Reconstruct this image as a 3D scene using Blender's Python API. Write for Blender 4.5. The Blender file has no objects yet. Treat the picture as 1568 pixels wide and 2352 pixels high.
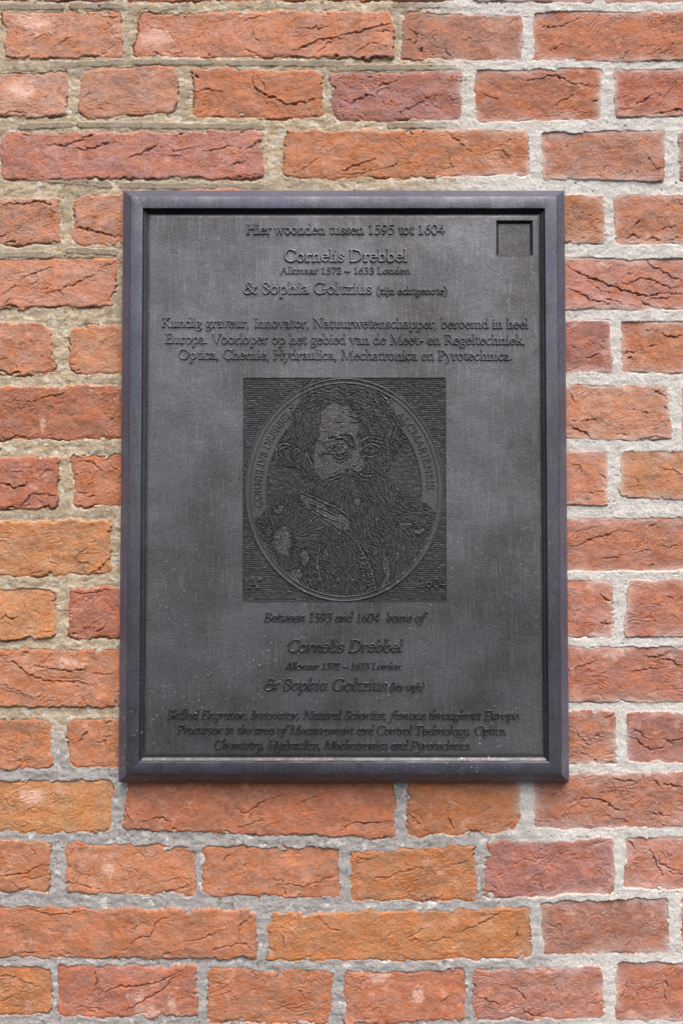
import bpy, math
import numpy as np
from mathutils import Vector

# ------------------------------------------------------------------ camera, sky, sun, exposure
SC = bpy.context.scene
COL = SC.collection
DIST, TILT, FPX = 0.846, math.radians(2.0), 2287.0      # metres to the wall, upward tilt, focal length in picture units
cam_data = bpy.data.cameras.new('camera')
cam = bpy.data.objects.new('camera', cam_data)
COL.objects.link(cam)
cam.location = (0, -DIST, 0)
cam.rotation_euler = (math.pi / 2 + TILT, 0, 0)
cam_data.sensor_fit = 'VERTICAL'
cam_data.sensor_height = 36.0
cam_data.lens = 36.0 * FPX / 2352.0
cam_data.clip_start = 0.01
cam_data.clip_end = 100
SC.camera = cam
SC.render.resolution_x, SC.render.resolution_y = 682, 1024

SUN_ELEV, SUN_SIDE = math.radians(58), math.radians(14)   # height, and how far to the right of the wall's normal
world = bpy.data.worlds.new('World')
SC.world = world
world.use_nodes = True
wn, wl = world.node_tree.nodes, world.node_tree.links
sky = wn.new('ShaderNodeTexSky')
sky.sky_type = 'NISHITA'
sky.sun_disc = False
sky.sun_elevation = SUN_ELEV
sky.sun_rotation = math.pi - SUN_SIDE
sky.air_density, sky.dust_density, sky.ozone_density = 1.0, 6.0, 1.0
wl.new(sky.outputs['Color'], wn['Background'].inputs['Color'])
wn['Background'].inputs['Strength'].default_value = 0.12

sun_data = bpy.data.lights.new('sun', 'SUN')
sun_data.energy = 1.15
sun_data.angle = math.radians(55)
sun_data.color = (1.0, 0.97, 0.93)
sun = bpy.data.objects.new('sun', sun_data)
COL.objects.link(sun)
sd = Vector((math.sin(SUN_SIDE) * math.cos(SUN_ELEV), -math.cos(SUN_SIDE) * math.cos(SUN_ELEV), math.sin(SUN_ELEV)))
sun.rotation_euler = sd.to_track_quat('Z', 'Y').to_euler()
sun.location = sd * 3

SC.view_settings.view_transform = 'Standard'
SC.view_settings.look = 'None'
SC.view_settings.exposure = 0.95
SC.view_settings.gamma = 1.0
SC.view_settings.use_curve_mapping = False
SC.render.engine = 'CYCLES'
SC.cycles.max_bounces = 6

# ------------------------------------------------------------------ helpers
rng = np.random.default_rng(11)
F = np.float32


def at(px, py, depth=0.0):
    """where a sight line of the survey photograph meets the plane `depth` metres in front of the wall (x, z in mm)"""
    u = (np.asarray(px, float) - 784.0) / FPX
    v = (1176.0 - np.asarray(py, float)) / FPX
    dy = math.cos(TILT) - v * math.sin(TILT)
    dz = math.sin(TILT) + v * math.cos(TILT)
    t = (DIST - depth) / dy
    return t * u * 1000.0, t * dz * 1000.0


def perlin(x, y, seed=0):
    g = np.random.default_rng(seed)
    perm = g.permutation(1024).astype(np.int32)
    ang = g.random(1024) * 2 * np.pi
    gx, gy = np.cos(ang).astype(F), np.sin(ang).astype(F)
    x = np.asarray(x, F); y = np.asarray(y, F)
    xf, yf = np.floor(x), np.floor(y)
    xi, yi = xf.astype(np.int32), yf.astype(np.int32)
    fx, fy = x - xf, y - yf
    ux = fx * fx * fx * (fx * (fx * 6 - 15) + 10)
    uy = fy * fy * fy * (fy * (fy * 6 - 15) + 10)

    def corner(dx, dy):
        h = perm[(perm[(xi + dx) & 1023] + yi + dy) & 1023]
        return gx[h] * (fx - dx) + gy[h] * (fy - dy)
    a = corner(0, 0); a += (corner(1, 0) - a) * ux
    b = corner(0, 1); b += (corner(1, 1) - b) * ux
    return (a + (b - a) * uy) * F(1.5)


def fbm(x, y, seed, octaves=3, gain=0.5):
    s, a = 0, 1.0
    for o in range(octaves):
        s = s + perlin(x * (2.0 ** o), y * (2.0 ** o), seed + 31 * o) * F(a)
        a *= gain
    return s


def smooth(a, b, v):
    t = np.clip((v - a) / (b - a), 0, 1)
    return t * t * (3 - 2 * t)


def lin(rgb):
    c = np.array(rgb, float) / 255.0
    return np.where(c <= 0.04045, c / 12.92, ((c + 0.055) / 1.055) ** 2.4)


def mix(a, b, t):
    return a + (b - a) * t[..., None]


def build(name, verts, quads, material, parent=None, attr=None, sharp=False):
    """link verts (metres, world) and quads as ONE mesh object under parent"""
    off = np.array(WORLD_OF.get(parent, (0, 0, 0)), float)
    verts = np.asarray(verts, float) - off
    quads = np.asarray(quads, np.int32)
    me = bpy.data.meshes.new(name)
    me.vertices.add(len(verts))
    me.vertices.foreach_set('co', verts.astype(F).ravel())
    n = quads.shape[1]
    me.loops.add(quads.size)
    me.loops.foreach_set('vertex_index', quads.ravel())
    me.polygons.add(len(quads))
    me.polygons.foreach_set('loop_start', np.arange(0, quads.size, n, dtype=np.int32))
    me.polygons.foreach_set('use_smooth', np.full(len(quads), not sharp))
    me.update(calc_edges=True)
    if attr is not None:
        ca = me.color_attributes.new('albedo', 'FLOAT_COLOR', 'POINT')
        rgba = np.ones((len(verts), 4), F); rgba[:, :3] = attr
        ca.data.foreach_set('color', rgba.ravel())
    me.materials.append(material)
    o = bpy.data.objects.new(name, me)
    COL.objects.link(o)
    if parent is not None:
        o.parent = parent
        WORLD_OF[o] = tuple(off)
    return o


WORLD_OF = {}


def thing(name, loc, label, cat):
    o = bpy.data.objects.new(name, None)
    o.empty_display_size = 0.1
    COL.objects.link(o)
    o.location = loc
    o['label'] = label
    o['category'] = cat
    WORLD_OF[o] = tuple(loc)
    return o


def grid_quads(nz, nx, keep=None):
    i = np.arange(nz * nx, dtype=np.int32).reshape(nz, nx)
    q = np.stack([i[:-1, :-1], i[:-1, 1:], i[1:, 1:], i[1:, :-1]], -1)
    return q.reshape(-1, 4) if keep is None else q[keep]


def compact(verts, quads, *arrs):
    used = np.unique(quads)
    remap = np.full(len(verts), -1, np.int32)
    remap[used] = np.arange(len(used), dtype=np.int32)
    return (verts[used], remap[quads]) + tuple(a[used] for a in arrs)


# ------------------------------------------------------------------ materials
def new_mat(name):
    m = bpy.data.materials.new(name)
    m.use_nodes = True
    nt = m.node_tree
    return m, nt.nodes, nt.links, nt.nodes['Principled BSDF']


def noise_node(N, L, coord, scale, detail=4, rough=0.55, stretch=None):
    n = N.new('ShaderNodeTexNoise')
    n.inputs['Scale'].default_value = scale
    n.inputs['Detail'].default_value = detail
    n.inputs['Roughness'].default_value = rough
    if stretch:
        mp = N.new('ShaderNodeMapping')
        mp.inputs['Scale'].default_value = stretch
        L.new(coord, mp.inputs['Vector'])
        coord = mp.outputs['Vector']
    L.new(coord, n.inputs['Vector'])
    return n.outputs['Fac']


def ramp(N, L, fac, a, b, va=0.0, vb=1.0):
    r = N.new('ShaderNodeMapRange')
    r.interpolation_type = 'SMOOTHSTEP'
    r.inputs['From Min'].default_value = a
    r.inputs['From Max'].default_value = b
    r.inputs['To Min'].default_value = va
    r.inputs['To Max'].default_value = vb
    L.new(fac, r.inputs['Value'])
    return r.outputs['Result']


def mix_node(N, L, fac, a, b, mode='MIX'):
    m = N.new('ShaderNodeMix')
    m.data_type = 'RGBA'
    m.blend_type = mode
    for sock, val in ((m.inputs[0], fac), (m.inputs[6], a), (m.inputs[7], b)):
        if isinstance(val, (int, float)):
            sock.default_value = val
        elif isinstance(val, tuple):
            sock.default_value = val if len(val) == 4 else val + (1,)
        else:
            L.new(val, sock)
    return m.outputs[2]


def math_node(N, L, op, a, b=None):
    m = N.new('ShaderNodeMath')
    m.operation = op
    for i, v in enumerate((a, b)):
        if v is None:
            continue
        if isinstance(v, (int, float)):
            m.inputs[i].default_value = v
        else:
            L.new(v, m.inputs[i])
    return m.outputs[0]


def masonry_mat(name, lo, hi, bump_mm, grain):
    m, N, L, B = new_mat(name)
    at_ = N.new('ShaderNodeAttribute'); at_.attribute_name = 'albedo'
    tc = N.new('ShaderNodeTexCoord').outputs['Object']
    g = noise_node(N, L, tc, grain, 5, 0.7)
    k = ramp(N, L, g, 0.25, 0.75, lo, hi)
    comb = N.new('ShaderNodeCombineColor')
    for s in ('Red', 'Green', 'Blue'):
        L.new(k, comb.inputs[s])
    c = mix_node(N, L, 1.0, at_.outputs['Color'], comb.outputs['Color'], 'MULTIPLY')
    L.new(c, B.inputs['Base Color'])
    B.inputs['Roughness'].default_value = 0.92
    B.inputs['Specular IOR Level'].default_value = 0.08
    bp = N.new('ShaderNodeBump')
    bp.inputs['Strength'].default_value = 0.9
    bp.inputs['Distance'].default_value = bump_mm / 1000
    L.new(g, bp.inputs['Height'])
    L.new(bp.outputs['Normal'], B.inputs['Normal'])
    return m


MAT_BRICK = masonry_mat('fired_clay', 0.88, 1.12, 0.6, 1000)
MAT_MORTAR = masonry_mat('lime_mortar', 0.82, 1.18, 0.8, 900)


def bronze_mat(name, base, bloom, tint, tint_amt, grain_mm, streak, metal=0.75):
    m, N, L, B = new_mat(name)
    tc = N.new('ShaderNodeTexCoord').outputs['Object']
    cloud = noise_node(N, L, tc, 11, 4, 0.55)
    fine = noise_node(N, L, tc, 700, 3, 0.6)
    mott = noise_node(N, L, tc, 95, 4, 0.65)
    run = noise_node(N, L, tc, 60, 4, 0.6, (9.0, 9.0, 0.55))
    c = mix_node(N, L, ramp(N, L, cloud, 0.36, 0.66), base, bloom)
    c = mix_node(N, L, ramp(N, L, run, 0.48, 0.72, 0, streak), c, tuple(1.9 * v for v in bloom))
    c = mix_node(N, L, ramp(N, L, mott, 0.40, 0.75, 0, 0.35), c, tuple(0.55 * v for v in base))
    tn = noise_node(N, L, tc, 24, 4, 0.6)
    c = mix_node(N, L, ramp(N, L, tn, 0.40, 0.66, 0, tint_amt), c, tint)
    # verdigris and lime specks
    vg = math_node(N, L, 'MULTIPLY', ramp(N, L, noise_node(N, L, tc, 17, 3), 0.58, 0.74), ramp(N, L, noise_node(N, L, tc, 240, 4, 0.7), 0.50, 0.68, 0, 0.75))
    vo = N.new('ShaderNodeTexVoronoi'); vo.inputs['Scale'].default_value = 400
    L.new(tc, vo.inputs['Vector'])
    sep = N.new('ShaderNodeSeparateColor'); L.new(vo.outputs['Color'], sep.inputs['Color'])
    speck = math_node(N, L, 'MULTIPLY', ramp(N, L, math_node(N, L, 'ADD', vo.outputs['Distance'], math_node(N, L, 'MULTIPLY', sep.outputs['Green'], 0.30)), 0.52, 0.30), ramp(N, L, sep.outputs['Red'], 0.80, 0.92))
    sepz = N.new('ShaderNodeSeparateXYZ'); L.new(tc, sepz.inputs['Vector'])
    lowd = ramp(N, L, sepz.outputs['Z'], 0.30, 0.02, 0.25, 1.0)
    speck = math_node(N, L, 'MULTIPLY', speck, math_node(N, L, 'MULTIPLY', lowd, ramp(N, L, noise_node(N, L, tc, 14, 4, 0.6), 0.46, 0.66, 0.06, 1.0)))
    vg = math_node(N, L, 'MULTIPLY', vg, lowd)
    c = mix_node(N, L, vg, c, (0.10, 0.19, 0.185))
    c = mix_node(N, L, speck, c, (0.42, 0.41, 0.40))
    k = ramp(N, L, fine, 0.25, 0.75, 0.72, 1.28)
    comb = N.new('ShaderNodeCombineColor')
    for s in ('Red', 'Green', 'Blue'):
        L.new(k, comb.inputs[s])
    c = mix_node(N, L, 1.0, c, comb.outputs['Color'], 'MULTIPLY')
    L.new(c, B.inputs['Base Color'])
    B.inputs['Metallic'].default_value = metal
    L.new(ramp(N, L, mott, 0.3, 0.7, 0.36, 0.50), B.inputs['Roughness'])
    bp = N.new('ShaderNodeBump')
    bp.inputs['Strength'].default_value = 0.7
    bp.inputs['Distance'].default_value = grain_mm / 1000
    L.new(fine, bp.inputs['Height'])
    L.new(bp.outputs['Normal'], B.inputs['Normal'])
    return m


MAT_PANEL = bronze_mat('cast_bronze', (0.076, 0.074, 0.078), (0.142, 0.143, 0.158), (0.105, 0.106, 0.130), 0.4, 0.26, 0.28, 0.66)
MAT_BEVEL = bronze_mat('violet_bronze', (0.066, 0.071, 0.094), (0.102, 0.110, 0.140), (0.078, 0.080, 0.140), 0.6, 0.12, 0.25, 0.12)
MAT_LETTER = bronze_mat('rubbed_bronze', (0.120, 0.121, 0.132), (0.185, 0.187, 0.205), (0.15, 0.15, 0.17), 0.4, 0.15, 0.1, 0.66)
MAT_HOLLOW_AND_SHADED = bronze_mat('hollow_and_shaded_bronze', (0.066, 0.065, 0.069), (0.092, 0.091, 0.098), (0.08, 0.08, 0.088), 0.4, 0.4, 0.1)  # floor of the sunk square, and italic letters with shading painted in
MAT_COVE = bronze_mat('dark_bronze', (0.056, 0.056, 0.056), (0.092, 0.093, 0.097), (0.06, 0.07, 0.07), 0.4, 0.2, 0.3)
MAT_FRAME = bronze_mat('planed_bronze', (0.078, 0.080, 0.093), (0.118, 0.123, 0.145), (0.088, 0.088, 0.135), 0.6, 0.12, 0.2)
MAT_RELIEF = bronze_mat('relief_bronze', (0.060, 0.058, 0.061), (0.086, 0.084, 0.089), (0.072, 0.072, 0.082), 0.3, 0.25, 0.1, 0.5)

# ------------------------------------------------------------------ the brick wall
# every visible brick: four corners (left top, right top, right bottom, left bottom), colour, corner rounding
O, Y, S, R, P, B_, D, T = ((196, 112, 76), (200, 126, 78), (203, 131, 101), (178, 97, 73), (172, 108, 99),
                           (176, 114, 92), (152, 84, 71), (198, 137, 112))
COURSES = [
    [(-200, -118, 265, -118, 265, 3, -200, 4, D, 5), (290, -118, 600, -118, 600, 5, 290, 5, R, 5), (625, -118, 1045, -118, 1045, 4, 625, 4, O, 5),
     (1085, -118, 1362, -118, 1362, 7, 1085, 6, D, 5), (1386, -118, 1800, -118, 1800, 8, 1386, 7, D, 5)],
    [(-420, 30, -14, 30, -14, 136, -420, 136, O, 5), (3, 31, 277, 26, 283, 131, 12, 139, S, 4), (325, 27, 898, 30, 907, 138, 303, 128, (204, 125, 94), 7), (926, 30, 1198, 38, 1198, 140, 920, 137, B_, 4),
     (1224, 28, 1730, 28, 1730, 142, 1226, 142, (184, 102, 72), 4)],
    [(-140, 170, 155, 165, 155, 268, -140, 272, T, 4), (190, 158, 412, 151, 406, 262, 177, 275, (205, 138, 110), 20), (443, 158, 737, 164, 744, 273, 443, 270, O, 12),
     (757, 171, 1058, 166, 1058, 275, 765, 281, P, 4), (1090, 162, 1380, 160, 1376, 275, 1092, 281, (184, 104, 75), 5), (1407, 159, 1740, 158, 1740, 271, 1411, 273, (166, 86, 68), 4)],
    [(0, 308, 598, 300, 608, 412, 5, 414, (190, 116, 100), 14), (652, 303, 1210, 298, 1213, 404, 650, 413, (198, 117, 78), 5), (1242, 304, 1524, 301, 1521, 419, 1245, 413, B_, 5),
     (1556, 303, 1830, 303, 1830, 418, 1558, 418, D, 4)],
    [(-150, 468, 137, 455, 141, 560, -150, 565, S, 6), (174, 450, 560, 432, 560, 566, 167, 563, S, 14), (1040, 448, 1385, 450, 1389, 560, 1040, 562, (186, 117, 82), 3), (1405, 449, 1770, 443, 1770, 560, 1413, 562, (192, 118, 90), 4)],
    [(-330, 606, 273, 590, 261, 706, -330, 716, (202, 128, 98), 6), (296, 590, 880, 590, 880, 710, 296, 706, O, 5), (910, 590, 1760, 597, 1760, 714, 910, 708, (184, 112, 96), 3)],
    [(-150, 742, 114, 744, 130, 860, -150, 866, (203, 126, 94), 17), (162, 748, 560, 734, 560, 866, 157, 858, (203, 128, 92), 12), (960, 735, 1396, 738, 1406, 856, 960, 858, (160, 94, 84), 4), (1423, 741, 1750, 738, 1750, 859, 1428, 857, (196, 114, 80), 4)],
    [(-330, 892, 640, 882, 640, 1008, -330, 1012, (197, 113, 82), 6), (670, 885, 1000, 885, 1000, 1010, 670, 1010, O, 5), (1028, 884, 1533, 888, 1541, 1011, 1028, 1008, (201, 129, 98), 4), (1563, 890, 1850, 890, 1850, 1010, 1565, 1010, R, 4)],
    [(-150, 1050, 138, 1050, 134, 1168, -150, 1172, R, 4), (164, 1046, 560, 1046, 560, 1164, 172, 1164, (198, 112, 76), 7), (960, 1036, 1393, 1036, 1395, 1161, 960, 1171, (194, 116, 87), 4), (1424, 1036, 1770, 1036, 1770, 1160, 1420, 1142, (198, 126, 86), 6)],
    [(-330, 1205, 256, 1194, 256, 1321, -330, 1323, Y, 10), (285, 1196, 760, 1196, 760, 1320, 285, 1320, O, 5), (790, 1190, 1790, 1189, 1790, 1307, 790, 1320, (184, 108, 82), 3)],
    [(-150, 1348, 127, 1357, 131, 1468, -150, 1475, Y, 14), (160, 1347, 560, 1346, 560, 1470, 158, 1466, (180, 96, 72), 4), (960, 1333, 1404, 1334, 1406, 1463, 960, 1466, (186, 108, 87), 3), (1441, 1331, 1780, 1329, 1780, 1462, 1430, 1463, (182, 104, 82), 4)],
    [(-330, 1489, 620, 1494, 620, 1626, -330, 1619, (194, 117, 82), 4), (650, 1490, 1000, 1490, 1000, 1614, 650, 1618, O, 5), (1030, 1487, 1800, 1484, 1800, 1611, 1030, 1614, (172, 98, 78), 3)],
    [(-150, 1646, 117, 1654, 126, 1763, -150, 1769, (199, 118, 76), 5), (154, 1653, 560, 1650, 560, 1770, 160, 1762, (196, 115, 76), 12), (960, 1630, 1410, 1630, 1412, 1752, 960, 1760, (178, 108, 85), 3), (1436, 1633, 1780, 1631, 1780, 1752, 1440, 1749, (158, 92, 81), 4)],
    [(-330, 1792, 262, 1792, 254, 1912, -330, 1910, (206, 130, 76), 10), (300, 1788, 902, 1790, 907, 1926, 280, 1905, (184, 100, 68), 9), (932, 1790, 1194, 1790, 1186, 1910, 936, 1922, (196, 112, 66), 12), (1225, 1774, 1820, 1768, 1820, 1896, 1227, 1903, (186, 112, 88), 3)],
    [(-150, 1924, 113, 1928, 119, 2044, -150, 2052, (199, 118, 80), 10), (152, 1934, 446, 1945, 448, 2056, 150, 2051, (200, 120, 82), 5), (470, 1943, 776, 1946, 780, 2061, 460, 2059, (196, 114, 78), 8), (804, 1958, 1086, 1940, 1093, 2069, 805, 2068, (196, 116, 68), 4),
     (1116, 1934, 1406, 1922, 1409, 2049, 1110, 2063, (166, 98, 88), 5), (1437, 1924, 1760, 1914, 1760, 2047, 1430, 2040, (192, 116, 96), 5)],
    [(-330, 2080, 584, 2087, 592, 2201, -330, 2198, (196, 113, 76), 8), (619, 2096, 1212, 2085, 1219, 2201, 617, 2207, (203, 120, 68), 5), (1241, 2070, 1531, 2063, 1536, 2186, 1248, 2192, (160, 100, 84), 4), (1561, 2064, 1860, 2062, 1860, 2186, 1564, 2187, R, 4)],
    [(-230, 2216, 115, 2222, 119, 2328, -230, 2340, (198, 115, 66), 8), (132, 2217, 451, 2216, 456, 2332, 134, 2336, (178, 98, 76), 7), (477, 2222, 764, 2230, 756, 2352, 480, 2346, (197, 114, 76), 8),
     (789, 2234, 1066, 2228, 1067, 2342, 791, 2354, (188, 102, 70), 7), (1086, 2228, 1381, 2216, 1386, 2336, 1084, 2342, (188, 116, 98), 7), (1415, 2211, 1770, 2208, 1770, 2338, 1407, 2342, (176, 96, 74), 5)],
]
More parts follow.
